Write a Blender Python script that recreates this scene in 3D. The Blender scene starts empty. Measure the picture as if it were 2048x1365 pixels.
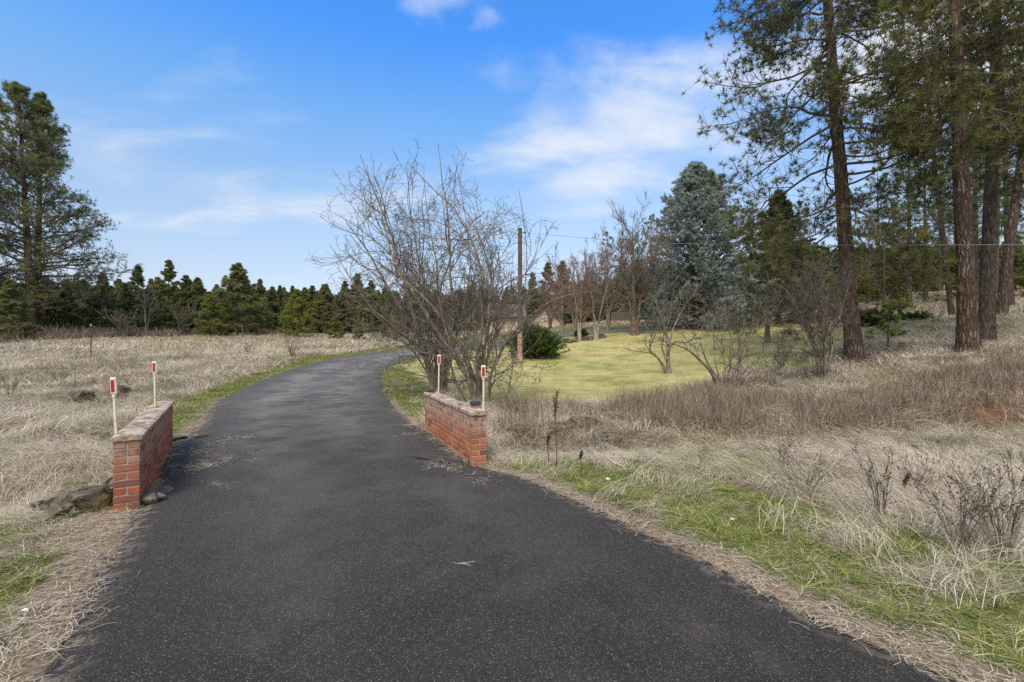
import bpy, math, random
import numpy as np
from mathutils import Vector, Matrix, noise as mnoise

R = math.radians
sc = bpy.context.scene
COL = sc.collection
CAMH, F = 1.62, 920.0          # eye height, focal length in photo pixels (2048 wide)

# ------------------------------------------------------------------ camera
cd = bpy.data.cameras.new('camera'); cam = bpy.data.objects.new('camera', cd); COL.objects.link(cam)
cam.location = (0, 0, CAMH); cam.rotation_euler = (R(90), 0, 0)
cd.sensor_width = 36.0; cd.lens = 36.0 * F / 2048.0; cd.clip_start = 0.05; cd.clip_end = 3000
sc.camera = cam

# ------------------------------------------------------------------ light and sky
SUN_EL, SUN_AZ = 52.0, 196.0    # azimuth clockwise from +Y: behind and to the left
w = bpy.data.worlds.new('World'); sc.world = w; w.use_nodes = True
nt = w.node_tree; nt.nodes.clear()
def N(nt, t, **kw):
    n = nt.nodes.new(t)
    for k, v in kw.items():
        if k in n.inputs: n.inputs[k].default_value = v
        else: setattr(n, k, v)
    return n
def L(nt, a, b): nt.links.new(a, b)
sky = N(nt, 'ShaderNodeTexSky', sky_type='NISHITA', sun_disc=False, sun_elevation=R(SUN_EL), sun_rotation=R(SUN_AZ),
        altitude=700, air_density=1.25, dust_density=0.6, ozone_density=2.2)
tc = N(nt, 'ShaderNodeTexCoord')
sep = N(nt, 'ShaderNodeSeparateXYZ'); L(nt, tc.outputs['Generated'], sep.inputs[0])
# cloud plane coordinates: direction projected on a high flat layer
mz = N(nt, 'ShaderNodeMath', operation='MAXIMUM'); L(nt, sep.outputs['Z'], mz.inputs[0]); mz.inputs[1].default_value = 0.0
az = N(nt, 'ShaderNodeMath', operation='ADD'); L(nt, mz.outputs[0], az.inputs[0]); az.inputs[1].default_value = 0.22
dv = N(nt, 'ShaderNodeVectorMath', operation='DIVIDE')
cz = N(nt, 'ShaderNodeCombineXYZ')
for i in range(3): L(nt, az.outputs[0], cz.inputs[i])
L(nt, tc.outputs['Generated'], dv.inputs[0]); L(nt, cz.outputs[0], dv.inputs[1])
mp = N(nt, 'ShaderNodeMapping'); mp.inputs['Location'].default_value = (3.1, 0.4, 0); mp.inputs['Rotation'].default_value = (0, 0, R(-20))
mp.inputs['Scale'].default_value = (0.9, 1.7, 0.0)
L(nt, dv.outputs[0], mp.inputs[0])
n1 = N(nt, 'ShaderNodeTexNoise', Scale=1.5, Detail=9.0, Roughness=0.55, Distortion=0.35)
L(nt, mp.outputs[0], n1.inputs['Vector'])
n2 = N(nt, 'ShaderNodeTexNoise', Scale=0.55, Detail=3.0, Roughness=0.5)
L(nt, mp.outputs[0], n2.inputs['Vector'])
wn = N(nt, 'ShaderNodeTexNoise', Scale=5.0, Detail=6.0, Roughness=.6); L(nt, tc.outputs['Generated'], wn.inputs['Vector'])
ws = N(nt, 'ShaderNodeVectorMath', operation='SUBTRACT'); L(nt, wn.outputs['Color'], ws.inputs[0]); ws.inputs[1].default_value = (.5, .5, .5)
wm = N(nt, 'ShaderNodeVectorMath', operation='MULTIPLY_ADD'); L(nt, ws.outputs[0], wm.inputs[0]); wm.inputs[1].default_value = (.16, .16, .16); L(nt, tc.outputs['Generated'], wm.inputs[2])
wdir = wm.outputs[0]
# cloud banks: soft blobs of more cloud round given directions (x/y, z/y of the sky)
def blob(cx, cy, rx, ry, amt):
    d = Vector(((cx - 1024) / F, 1.0, (682.5 - cy) / F)).normalized()
    m1 = N(nt, 'ShaderNodeVectorMath', operation='SUBTRACT'); L(nt, wdir, m1.inputs[0]); m1.inputs[1].default_value = d
    m2 = N(nt, 'ShaderNodeVectorMath', operation='MULTIPLY'); L(nt, m1.outputs[0], m2.inputs[0])
    m2.inputs[1].default_value = (F / rx, F / rx, F / ry)
    m3 = N(nt, 'ShaderNodeVectorMath', operation='LENGTH'); L(nt, m2.outputs[0], m3.inputs[0])
    mr = N(nt, 'ShaderNodeMapRange', interpolation_type='SMOOTHSTEP'); L(nt, m3.outputs['Value'], mr.inputs[0])
    mr.inputs[1].default_value = 0.0; mr.inputs[2].default_value = 1.0; mr.inputs[3].default_value = amt; mr.inputs[4].default_value = 0.0
    return mr.outputs[0]
acc = None
for b in [(1330, 250, 520, 170, .34), (1930, 90, 330, 230, .42), (985, 60, 60, 50, .30), (880, -10, 170, 60, .34), (960, 170, 300, 90, .20),
          (250, 320, 420, 140, .20), (1250, 350, 300, 120, .25), (600, 400, 350, 100, .12)]:
    o = blob(*b)
    if acc is None: acc = o
    else:
        ad = N(nt, 'ShaderNodeMath', operation='MAXIMUM'); L(nt, acc, ad.inputs[0]); L(nt, o, ad.inputs[1]); acc = ad.outputs[0]
# more cloud overhead and behind, where the veiled sun stands
yb = N(nt, 'ShaderNodeMapRange', interpolation_type='SMOOTHSTEP'); L(nt, sep.outputs['Y'], yb.inputs[0])
yb.inputs[1].default_value = .45; yb.inputs[2].default_value = -.05; yb.inputs[3].default_value = 0; yb.inputs[4].default_value = .5
ad = N(nt, 'ShaderNodeMath', operation='MAXIMUM'); L(nt, acc, ad.inputs[0]); L(nt, yb.outputs[0], ad.inputs[1]); acc = ad.outputs[0]
s1 = N(nt, 'ShaderNodeMath', operation='ADD'); L(nt, n1.outputs['Fac'], s1.inputs[0]); L(nt, acc, s1.inputs[1])
s2 = N(nt, 'ShaderNodeMath', operation='MULTIPLY_ADD'); L(nt, n2.outputs['Fac'], s2.inputs[0]); s2.inputs[1].default_value = 0.3; L(nt, s1.outputs[0], s2.inputs[2])
cr = N(nt, 'ShaderNodeMapRange', interpolation_type='SMOOTHSTEP'); L(nt, s2.outputs[0], cr.inputs[0])
cr.inputs[1].default_value = 0.70; cr.inputs[2].default_value = 1.12; cr.inputs[3].default_value = 0; cr.inputs[4].default_value = .9
# clear air colour by height above the horizon: deep blue above, pale near the ground
tr_ = N(nt, 'ShaderNodeValToRGB'); el_ = tr_.color_ramp.elements
ST = [(0, (.27, .355, .57)), (.022, (.245, .30, .475)), (.06, (.295, .30, .375)), (.12, (.38, .335, .355)), (.27, (.48, .455, .445)), (.43, (.34, .50, .60)), (.55, (.19, .46, .75)), (1, (.19, .45, .70))]
while len(el_) < len(ST): el_.new(.5)
for i_, (p_, c_) in enumerate(ST): el_[i_].position = p_; el_[i_].color = (*c_, 1)
L(nt, mz.outputs[0], tr_.inputs[0])
tm = N(nt, 'ShaderNodeVectorMath', operation='MULTIPLY'); L(nt, sky.outputs[0], tm.inputs[0]); L(nt, tr_.outputs[0], tm.inputs[1])
tm2 = N(nt, 'ShaderNodeVectorMath', operation='SCALE'); L(nt, tm.outputs[0], tm2.inputs[0]); tm2.inputs['Scale'].default_value = 1.72
mx = N(nt, 'ShaderNodeMix', data_type='RGBA'); L(nt, cr.outputs[0], mx.inputs[0]); L(nt, tm2.outputs[0], mx.inputs[6])
mx.inputs[7].default_value = (3.85, 3.9, 4.05, 1)
bg = N(nt, 'ShaderNodeBackground', Strength=0.1); L(nt, mx.outputs[2], bg.inputs[0])
wo = N(nt, 'ShaderNodeOutputWorld'); L(nt, bg.outputs[0], wo.inputs[0])

sd = bpy.data.lights.new('sun', 'SUN'); sun = bpy.data.objects.new('sun', sd); COL.objects.link(sun)
sd.energy = 1.5; sd.angle = R(26); sd.color = (1, .90, .76)
sdir = Vector((math.sin(R(SUN_AZ)) * math.cos(R(SUN_EL)), math.cos(R(SUN_AZ)) * math.cos(R(SUN_EL)), math.sin(R(SUN_EL))))
sun.rotation_euler = (-sdir).to_track_quat('-Z', 'Y').to_euler()

vs = sc.view_settings; vs.view_transform = 'Standard'; vs.look = 'None'; vs.exposure = 1.26; vs.gamma = 1.0; vs.use_curve_mapping = False
cy = sc.cycles
cy.max_bounces = 5; cy.diffuse_bounces = 3; cy.glossy_bounces = 2; cy.transmission_bounces = 2; cy.transparent_max_bounces = 4
cy.use_denoising = False; cy.caustics_reflective = False; cy.caustics_refractive = False
cy.sample_clamp_indirect = 5.0

# ------------------------------------------------------------------ terrain
# ground heights known at plan points, as (px, py, depth) sightings from the road turned into x, y, z
def P3(px, py, d): return np.array([(px - 1024) / F * d, d, CAMH - (py - 682.5) / F * d])
SIGHT = [(640, 740, 20), (790, 717, 24.5), (830, 699, 31), (990, 684, 37), (1125, 667, 41.5), (1280, 658, 45),
 (80, 669, 50), (0, 684, 44), (200, 674, 58), (400, 672, 70), (600, 669, 72), (760, 668, 75), (0, 760, 19), (180, 725, 23.5), (300, 700, 33),
 (450, 690, 45), (640, 684, 52), (0, 870, 8.0), (120, 850, 9.2), (1335, 747, 20), (1200, 806, 12.4), (1010, 800, 12.6), (1040, 728, 25), (1250, 703, 29),
 (1500, 660, 41), (1250, 674, 37), (1700, 660, 36), (1710, 728, 17.5), (1937, 702, 16), (1970, 690, 19), (2003, 632, 27), (1850, 589, 60), (1850, 645, 32),
 (1800, 692, 20), (1640, 765, 14.5), (1470, 782, 14.6), (1900, 800, 10.8), (2040, 765, 11), (1850, 590, 80), (1450, 651, 47), (1700, 612, 60),
 (2300, 600, 50), (2300, 700, 22), (2300, 850, 9), (1400, 650, 60), (1080, 662, 60), (900, 672, 60), (1250, 642, 58), (1560, 648, 45)]
CT = [list(P3(*s)) for s in SIGHT]
for x, y, z in [(-1, 2, 0), (1.5, 2, 0), (4, 3.6, .0), (6, 5.3, .02), (-4, 3, 0), (-8, 4, -.05), (0, 0, 0), (-6, 0, 0), (6, 0, 0), (0, -8, 0), (-20, -8, 0), (20, -8, .3), (0, -40, 0),
                (-2.0, 5.6, .1), (-3, 7.3, .1), (-3.6, 4.6, .03), (-.4, 5.9, .02), (-3.4, 10, .02), (-4.5, 12.4, 0), (-6.2, 9, .02), (-2.3, 3.8, .03), (-30, -30, 0), (40, -30, .5), (-25, 10, -.05), (-35, 25, .5),
                (-150, 100, 3), (-100, 250, 4), (0, 250, 5), (120, 250, 13), (150, 100, 12), (80, 60, 9.5), (0, 120, 4), (60, 110, 9), (-150, 0, 0), (150, 0, 3), (-300, 600, 5), (300, 600, 14), (0, 700, 8),
                (400, 100, 14), (-400, 100, 4), (-80, 60, 2)]:
    CT.append([x, y, z])
CT = np.array(CT)
def kern(r2): return np.sqrt(r2 + 2.2)
_A = kern(((CT[:, None, :2] - CT[None, :, :2]) ** 2).sum(-1)) + np.eye(len(CT)) * -0.04
_w = np.linalg.solve(_A, CT[:, 2])
def seg_dist(x, y, pts):
    """distance to an open polyline"""
    best = np.full(x.shape, 1e9)
    for (ax, ay), (bx, by) in zip(pts[:-1], pts[1:]):
        dx, dy = bx - ax, by - ay
        t = np.clip(((x - ax) * dx + (y - ay) * dy) / (dx * dx + dy * dy + 1e-12), 0, 1)
        best = np.minimum(best, np.hypot(x - ax - t * dx, y - ay - t * dy))
    return best
def inside(x, y, poly):
    c = np.zeros(x.shape, bool)
    n = len(poly)
    for i in range(n):
        x1, y1 = poly[i]; x2, y2 = poly[(i + 1) % n]
        if y1 == y2: continue
        c ^= ((y1 > y) != (y2 > y)) & (x < (x2 - x1) * (y - y1) / (y2 - y1) + x1)
    return c
DITCH_R = [(.6, 7.3), (1.8, 7.6), (4, 8.4), (8, 9.0), (14, 9.5)]
DITCH_L = [(-4.9, 5.2), (-6.2, 4.9), (-9, 4.9), (-14, 5.8)]
def terrain0(x, y):
    x = np.asarray(x, float); y = np.asarray(y, float)
    z = np.zeros(x.shape)
    for i in range(len(CT)):
        z += _w[i] * kern((x - CT[i, 0]) ** 2 + (y - CT[i, 1]) ** 2)
    z -= .34 * np.exp(-(seg_dist(x, y, DITCH_R) / .75) ** 2)
    z -= .34 * np.exp(-(seg_dist(x, y, DITCH_L) / .75) ** 2)
    return z
def hit(px, py, d0=1.6, d1=90):
    ds = np.geomspace(d0, d1, 900)
    x = (px - 1024) / F * ds; zz = CAMH - (py - 682.5) / F * ds
    t = terrain0(x, ds)
    k = np.nonzero(zz <= t)[0]
    if len(k) == 0: return None
    k = k[0]
    return (x[k], ds[k])

# road edges in plan (left and right), from camera outward
LE = [(-3.6, -12), (-3.0, -4), (-2.62, 0.5), (-2.3, 2.1)] + [hit(*p) for p in [(125, 1230), (190, 1130), (245, 1065), (272, 1020)]] + [(-3.78, 4.75), (-5.0, 6.8), (-5.3, 7.2)] + \
     [hit(*p) for p in [(395, 850), (425, 812), (490, 775), (560, 745), (640, 722), (720, 708)]] + [(-6.6, 32.5), (-1.5, 38.5), (4.6, 43), (11.5, 46.5), (22, 49), (34, 51)]
RE = [(7.5, -12), (4.6, -4), (3.0, .5), (2.22, 2.15)] + [hit(*p) for p in [(1700, 1262), (1500, 1155), (1300, 1062), (1150, 995), (1030, 948)]] + [(-.42, 5.85), (-1.45, 8.1), (-1.75, 8.5)] + \
     [hit(*p) for p in [(800, 822), (775, 792), (763, 757), (778, 735), (828, 717)]] + [(-4.1, 29), (1.2, 35.2), (6.2, 39.8), (12.5, 43), (22, 45.4), (34, 47.2)]
def resample(pts, n):
    p = np.array(pts, float)
    # smooth with Catmull-Rom, then resample
    out = []
    for i in range(len(p) - 1):
        p0 = p[max(i - 1, 0)]; p1 = p[i]; p2 = p[i + 1]; p3 = p[min(i + 2, len(p) - 1)]
        for t in np.linspace(0, 1, 12, endpoint=False):
            out.append(.5 * ((2 * p1) + (-p0 + p2) * t + (2 * p0 - 5 * p1 + 4 * p2 - p3) * t * t + (-p0 + 3 * p1 - 3 * p2 + p3) * t ** 3))
    out.append(p[-1]); out = np.array(out)
    s = np.concatenate([[0], np.cumsum(np.hypot(*(out[1:] - out[:-1]).T))])
    u = np.linspace(0, s[-1], n)
    return np.stack([np.interp(u, s, out[:, 0]), np.interp(u, s, out[:, 1])], 1)
NR = 420
LEs, REs = resample(LE, NR), resample(RE, NR)
rs = np.random.RandomState(3)
def wob1(n, amp, k):
    v = np.convolve(rs.normal(0, 1, n + 2 * k), np.hanning(2 * k + 1) / k, 'valid')[:n]
    return amp * v
LEs[:, 0] += wob1(NR, .05, 3) + wob1(NR, .10, 9)
REs[:, 0] += wob1(NR, .03, 2) + wob1(NR, .05, 8)
ROAD = np.concatenate([LEs, REs[::-1]])
ROADc = np.concatenate([LEs[::3], REs[::-3]])
def road_sd(x, y):
    """distance outside the road edge; negative on the road"""
    shp = x.shape; x = x.ravel(); y = y.ravel()
    out = np.full(x.shape, 60.0)
    m = (np.abs(x) < 60) & (y < 60) & (y > -15)
    xx, yy = x[m], y[m]
    d = np.minimum(seg_dist(xx, yy, LEs[::3]), seg_dist(xx, yy, REs[::3]))
    ins = inside(xx, yy, ROADc)
    out[m] = np.where(ins, -d, d)
    return out.reshape(shp)

# smooth pseudo-noise in numpy
_nr = np.random.RandomState(11)
_tab = _nr.rand(256, 256)
def vnoise(x, y, s, seed=0):
    x = np.asarray(x) / s + seed * 17.3; y = np.asarray(y) / s + seed * 9.1
    xi = np.floor(x).astype(int); yi = np.floor(y).astype(int); fx = x - xi; fy = y - yi
    fx = fx * fx * (3 - 2 * fx); fy = fy * fy * (3 - 2 * fy)
    g = lambda a, b: _tab[a & 255, b & 255]
    return (g(xi, yi) * (1 - fx) + g(xi + 1, yi) * fx) * (1 - fy) + (g(xi, yi + 1) * (1 - fx) + g(xi + 1, yi + 1) * fx) * fy
def fbm(x, y, s, seed=0, o=4):
    v = 0; a = .5; t = 0
    for i in range(o):
        v = v + a * vnoise(x, y, s / 2 ** i, seed + i * 3); t += a; a *= .5
    return v / t

def H2(*pts): return [hit(*p) if len(p) == 2 else (P3(*p)[0], p[2]) for p in pts]
LAWN = H2((870, 775), (930, 800), (1010, 803), (1200, 806), (1330, 795), (1420, 772), (1490, 735), (1560, 712), (1640, 700), (1720, 690), (1760, 670, 30), (1700, 658, 37),
          (1540, 652, 43), (1290, 663, 42), (1130, 676, 38.5), (1000, 692, 34), (880, 706, 28), (800, 730, 22))
GRN_R = H2((762, 757), (800, 822)) + [(-1.75, 8.5), (-1.5, 8.6)] + H2((880, 780), (900, 740), (960, 700, 32), (830, 706, 27), (780, 735))
BROWN = H2((1190, 815), (1330, 795), (1440, 770), (1560, 730), (1640, 700), (1800, 700), (1900, 712), (2100, 700), (2300, 800), (2048, 850), (1800, 880), (1600, 868), (1400, 872), (1250, 860))
BAND = H2((985, 818), (1090, 815), (1210, 820), (1230, 905), (1100, 925), (1000, 900))
BRNL = [(-70, 40)] + H2((0, 690), (150, 681), (330, 676)) + [(-48, 75), (-90, 60)]
def zones(x, y, sd=None):
    """weights of what covers the ground at x, y"""
    if sd is None: sd = road_sd(x, y)
    nz = fbm(x, y, 1.3, 5); nf = fbm(x, y, .35, 8)
    out = sd > 0
    jx = x + (vnoise(x, y, .6, 3) - .5) * .6; jy = y + (vnoise(x, y, .6, 4) - .5) * .6
    lawn = inside(jx, jy, LAWN) & out
    grr = inside(jx, jy, GRN_R) & out & (sd < 6)
    leftside = x < -1.9 - .0 * y
    # green verges
    vw = .25 + 1.15 * fbm(x, y, 2.2, 6)
    left_far = (x < -1.5) & (y > 7.4) & (sd < 1.05 + .9 * (nz - .5) + np.clip((y - 14) * .03, 0, 1.2)) & (y < 46)
    front_r = (x > -.1) & (y < 6.3) & (sd > .18) & (sd < .75 + 1.5 * nz) & (nf > .30)
    front_l = (x < -2.0) & (y < 4.3) & (sd > .28) & (sd < 2.1) & (y > 1.8) & (fbm(x, y, .55, 8) > .28)
    far_side = (y > 33) & (sd < 4) & (x > -8)
    green = (left_far | front_r | front_l | far_side | grr | ((x > 10) & (y > 18) & (y < 40) & (fbm(x, y, 3.0, 71) > .49) & (nf > .42))) & out
    brown = inside(jx, jy, BROWN) & out & ~lawn
    litter = out & (sd < .07 + .22 * nf) & (y < 13)
    litter |= out & (x < -1.5) & (y < 4.4) & (sd < .12 + .5 * nf)
    return dict(lawn=lawn & ~litter, green=green & ~litter & ~lawn, brown=brown & ~litter & ~green, litter=litter, sd=sd, brnl=inside(jx, jy, BRNL), band=inside(jx, jy, BAND) & out)

# ------------------------------------------------------------------ materials
def mat(name, rough=.85, spec=.2):
    m = bpy.data.materials.new(name); m.use_nodes = True
    nt = m.node_tree; b = nt.nodes['Principled BSDF']
    b.inputs['Roughness'].default_value = rough
    b.inputs['Specular IOR Level'].default_value = spec
    return m, nt, b
def ramp(nt, fac, stops):
    r = N(nt, 'ShaderNodeValToRGB'); e = r.color_ramp.elements
    while len(e) < len(stops): e.new(.5)
    for i, (p, c) in enumerate(stops):
        e[i].position = p; e[i].color = (*c, 1)
    L(nt, fac, r.inputs[0]); return r.outputs[0]
def mixc(nt, fac, a, b, bt='MIX'):
    m = N(nt, 'ShaderNodeMix', data_type='RGBA', blend_type=bt)
    for s, v in ((0, fac), (6, a), (7, b)):
        if hasattr(v, 'is_linked'): L(nt, v, m.inputs[s])
        elif s == 0: m.inputs[0].default_value = v
        else: m.inputs[s].default_value = (*v, 1)
    return m.outputs[2]
def noise_t(nt, vec, scale, detail=4, rough=.55, dist=0.0):
    n = N(nt, 'ShaderNodeTexNoise', Scale=scale, Detail=detail, Roughness=rough, Distortion=dist)
    if vec is not None: L(nt, vec, n.inputs['Vector'])
    return n.outputs['Fac']
def math_(nt, op, a, b=None, c=None, clamp=False):
    m = N(nt, 'ShaderNodeMath', operation=op, use_clamp=clamp)
    for i, v in enumerate((a, b, c)):
        if v is None: continue
        if hasattr(v, 'is_linked'): L(nt, v, m.inputs[i])
        else: m.inputs[i].default_value = v
    return m.outputs[0]
def posn(nt): return N(nt, 'ShaderNodeNewGeometry').outputs['Position']
def objc(nt): return N(nt, 'ShaderNodeTexCoord').outputs['Object']
def attr(nt, name, typ='GEOMETRY'):
    a = N(nt, 'ShaderNodeAttribute', attribute_name=name, attribute_type=typ); return a
def bump(nt, b, h, strength=.5, dist=.02):
    n = N(nt, 'ShaderNodeBump', Strength=strength, Distance=dist); L(nt, h, n.inputs['Height']); L(nt, n.outputs[0], b.inputs['Normal'])
def mapv(nt, vec, sc_):
    m = N(nt, 'ShaderNodeMapping'); m.inputs['Scale'].default_value = sc_; L(nt, vec, m.inputs[0]); return m.outputs[0]

def m_ground():
    m, nt, b = mat('ground_cover', .95, .1)
    p = posn(nt)
    nA = noise_t(nt, p, .35, 5); nB = noise_t(nt, p, 4.0, 6, .65); nC = noise_t(nt, p, 28, 5, .7); nD = noise_t(nt, p, 1.1, 5, .6)
    st = mapv(nt, p, (9, 60, 9)); nS = noise_t(nt, st, 1.0, 3, .6, .6)
    mixn = math_(nt, 'ADD', math_(nt, 'MULTIPLY', nB, .5), math_(nt, 'MULTIPLY', nC, .5))
    dry = ramp(nt, mixn, [(.30, (.05, .036, .024)), (.45, (.14, .11, .075)), (.6, (.27, .22, .16)), (.75, (.42, .36, .27))])
    dry2 = mixc(nt, ramp(nt, nA, [(.42, (0, 0, 0)), (.62, (1, 1, 1))]), dry, (.24, .22, .13))
    dry = mixc(nt, .35, dry, dry2)
    green = ramp(nt, mixn, [(.3, (.035, .04, .014)), (.43, (.09, .10, .028)), (.54, (.19, .195, .06)), (.68, (.36, .31, .18))])
    lawnm = math_(nt, 'ADD', math_(nt, 'MULTIPLY', nD, .55), math_(nt, 'MULTIPLY', nA, .45))
    lawn0 = ramp(nt, lawnm, [(.40, (.13, .16, .04)), (.46, (.25, .265, .08)), (.53, (.42, .40, .17)), (.64, (.55, .48, .26))])
    lawn = mixc(nt, .5, lawn0, ramp(nt, mixn, [(.35, (.16, .16, .05)), (.52, (.40, .38, .14)), (.7, (.6, .52, .26))]))
    lawn = mixc(nt, ramp(nt, noise_t(nt, p, .42, 5, .6), [(.45, (0,) * 3), (.6, (.6,) * 3)]), lawn, (.55, .45, .23))
    brown = ramp(nt, mixn, [(.3, (.055, .036, .026)), (.48, (.13, .078, .05)), (.62, (.24, .15, .095)), (.8, (.36, .27, .19))])
    lit = ramp(nt, nC, [(.3, (.10, .07, .045)), (.5, (.27, .205, .135)), (.72, (.50, .41, .29))])
    brl = ramp(nt, mixn, [(.3, (.045, .02, .016)), (.6, (.15, .07, .05)), (.8, (.22, .13, .09))])
    c = dry
    for nm, col in (('brnl', brl), ('brown', brown), ('lawn', lawn), ('green', green), ('litter', lit)):
        c = mixc(nt, attr(nt, nm).outputs['Fac'], c, col)
    L(nt, c, b.inputs['Base Color'])
    hgt = math_(nt, 'ADD', math_(nt, 'MULTIPLY', nC, .5), nB)
    bump(nt, b, hgt, .9, .05)
    return m
def m_asphalt():
    m, nt, b = mat('asphalt', .82, .35)
    p = posn(nt)
    vo = N(nt, 'ShaderNodeTexVoronoi', Scale=190.0); L(nt, p, vo.inputs['Vector'])
    sp = N(nt, 'ShaderNodeSeparateColor'); L(nt, vo.outputs['Color'], sp.inputs[0])
    nf = noise_t(nt, p, 420, 3, .7)
    base = ramp(nt, sp.outputs[0], [(0, (.005, .0044, .0038)), (.45, (.0145, .013, .0115)), (.8, (.038, .034, .0305)), (.95, (.095, .087, .078)), (1, (.26, .24, .21))])
    base = mixc(nt, math_(nt, 'MULTIPLY', nf, .4), base, (.024, .022, .021))
    # worn paler where wheels run: along the road's own width coordinate
    u = attr(nt, 'across').outputs['Fac']
    n1_ = noise_t(nt, p, .8, 5, .6); n2_ = noise_t(nt, p, 2.6, 6, .62)
    wear = math_(nt, 'MULTIPLY', ramp(nt, u, [(0, (0, 0, 0)), (.12, (.12, .12, .12)), (.3, (.95, .95, .95)), (.5, (.5, .5, .5)), (.68, (.95, .95, .95)), (.9, (.25, .25, .25)), (1, (0, 0, 0))]),
                 ramp(nt, math_(nt, 'ADD', math_(nt, 'MULTIPLY', n1_, .6), math_(nt, 'MULTIPLY', n2_, .4)), [(.42, (.05,) * 3), (.56, (1,) * 3)]))
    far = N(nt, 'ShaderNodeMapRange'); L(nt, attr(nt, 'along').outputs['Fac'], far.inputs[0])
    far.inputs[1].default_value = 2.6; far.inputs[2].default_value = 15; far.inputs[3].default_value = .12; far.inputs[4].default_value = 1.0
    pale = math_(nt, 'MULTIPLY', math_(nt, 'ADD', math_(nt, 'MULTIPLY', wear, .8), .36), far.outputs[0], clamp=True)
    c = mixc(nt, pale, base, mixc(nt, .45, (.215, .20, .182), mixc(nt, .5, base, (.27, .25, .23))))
    # dusty tan stains
    st = ramp(nt, noise_t(nt, p, 1.3, 6, .65, .4), [(.58, (0,) * 3), (.75, (.35,) * 3)])
    c = mixc(nt, st, c, (.13, .11, .085))
    ck = attr(nt, 'crack').outputs['Fac']
    nck = noise_t(nt, p, 3.0, 4, .6)
    c = mixc(nt, math_(nt, 'MULTIPLY', ck, ramp(nt, nck, [(.35, (.2,) * 3), (.5, (1,) * 3)])), c, (.018, .018, .018))
    c = mixc(nt, math_(nt, 'MULTIPLY', attr(nt, 'straw').outputs['Fac'], ramp(nt, noise_t(nt, p, 9, 5, .7), [(.48, (0,) * 3), (.58, (.8,) * 3)])), c, (.36, .30, .22))
    L(nt, c, b.inputs['Base Color'])
    h = math_(nt, 'ADD', math_(nt, 'MULTIPLY', sp.outputs[1], .6), math_(nt, 'MULTIPLY', nf, .8))
    bump(nt, b, h, .8, .006)
    return m
def m_blade(name, stops, var=.35, trans=.0, patch=None):
    """blade colour from its own tone, the instance's random value and large natural patches"""
    m, nt, b = mat(name, .8, .15)
    t = attr(nt, 'tone').outputs['Fac']
    oi = N(nt, 'ShaderNodeObjectInfo').outputs['Random']
    pn = noise_t(nt, posn(nt), .7, 4, .6)
    f = math_(nt, 'ADD', math_(nt, 'MULTIPLY', t, 1 - var), math_(nt, 'MULTIPLY', math_(nt, 'ADD', math_(nt, 'MULTIPLY', oi, .35), math_(nt, 'MULTIPLY', pn, .65)), var))
    c = ramp(nt, f, stops)
    if patch:
        c = mixc(nt, ramp(nt, noise_t(nt, posn(nt), patch[1], 5, .6), [(.45, (0,) * 3), (.6, (patch[2],) * 3)]), c, patch[0])
    L(nt, c, b.inputs['Base Color'])
    return m
def m_bark_pine():
    m, nt, b = mat('pine_bark', .9, .1)
    o = objc(nt)
    wv = noise_t(nt, o, 3, 3, .5)
    mm = N(nt, 'ShaderNodeMapping'); mm.inputs['Scale'].default_value = (10, 10, 1.9); L(nt, o, mm.inputs[0])
    dis = N(nt, 'ShaderNodeVectorMath', operation='ADD'); L(nt, mm.outputs[0], dis.inputs[0])
    nn = N(nt, 'ShaderNodeTexNoise', Scale=5.0, Detail=3.0); L(nt, o, nn.inputs['Vector'])
    L(nt, nn.outputs['Color'], dis.inputs[1])
    vo = N(nt, 'ShaderNodeTexVoronoi', feature='DISTANCE_TO_EDGE', Scale=1.0); L(nt, dis.outputs[0], vo.inputs['Vector'])
    vc = N(nt, 'ShaderNodeTexVoronoi', Scale=1.0); L(nt, dis.outputs[0], vc.inputs['Vector'])
    sp = N(nt, 'ShaderNodeSeparateColor'); L(nt, vc.outputs['Color'], sp.inputs[0])
    plate = ramp(nt, sp.outputs[0], [(0, (.12, .08, .062)), (.35, (.165, .12, .097)), (.6, (.155, .128, .112)), (.85, (.21, .18, .16)), (1, (.29, .255, .23))])
    plate = mixc(nt, ramp(nt, wv, [(.52, (0,) * 3), (.68, (.6,) * 3)]), plate, (.25, .12, .08))
    fis = ramp(nt, vo.outputs['Distance'], [(0, (0,) * 3), (.28, (1,) * 3)])
    c = mixc(nt, fis, (.035, .025, .02), plate)
    c = mixc(nt, math_(nt, 'MULTIPLY', noise_t(nt, o, 22, 3, .6), .5), c, (.09, .06, .045))
    L(nt, c, b.inputs['Base Color'])
    bump(nt, b, math_(nt, 'MINIMUM', vo.outputs['Distance'], .3), 1.0, .12)
    return m
def m_simple(name, stops, scale=12, rough=.85, spec=.2, vec=None, bmp=.4, dist=.01, mp=None, detail=5):
    m, nt, b = mat(name, rough, spec)
    o = objc(nt)
    if mp: o = mapv(nt, o, mp)
    n = noise_t(nt, o, scale, detail, .62)
    L(nt, ramp(nt, n, stops), b.inputs['Base Color'])
    bump(nt, b, n, bmp, dist)
    return m
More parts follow.
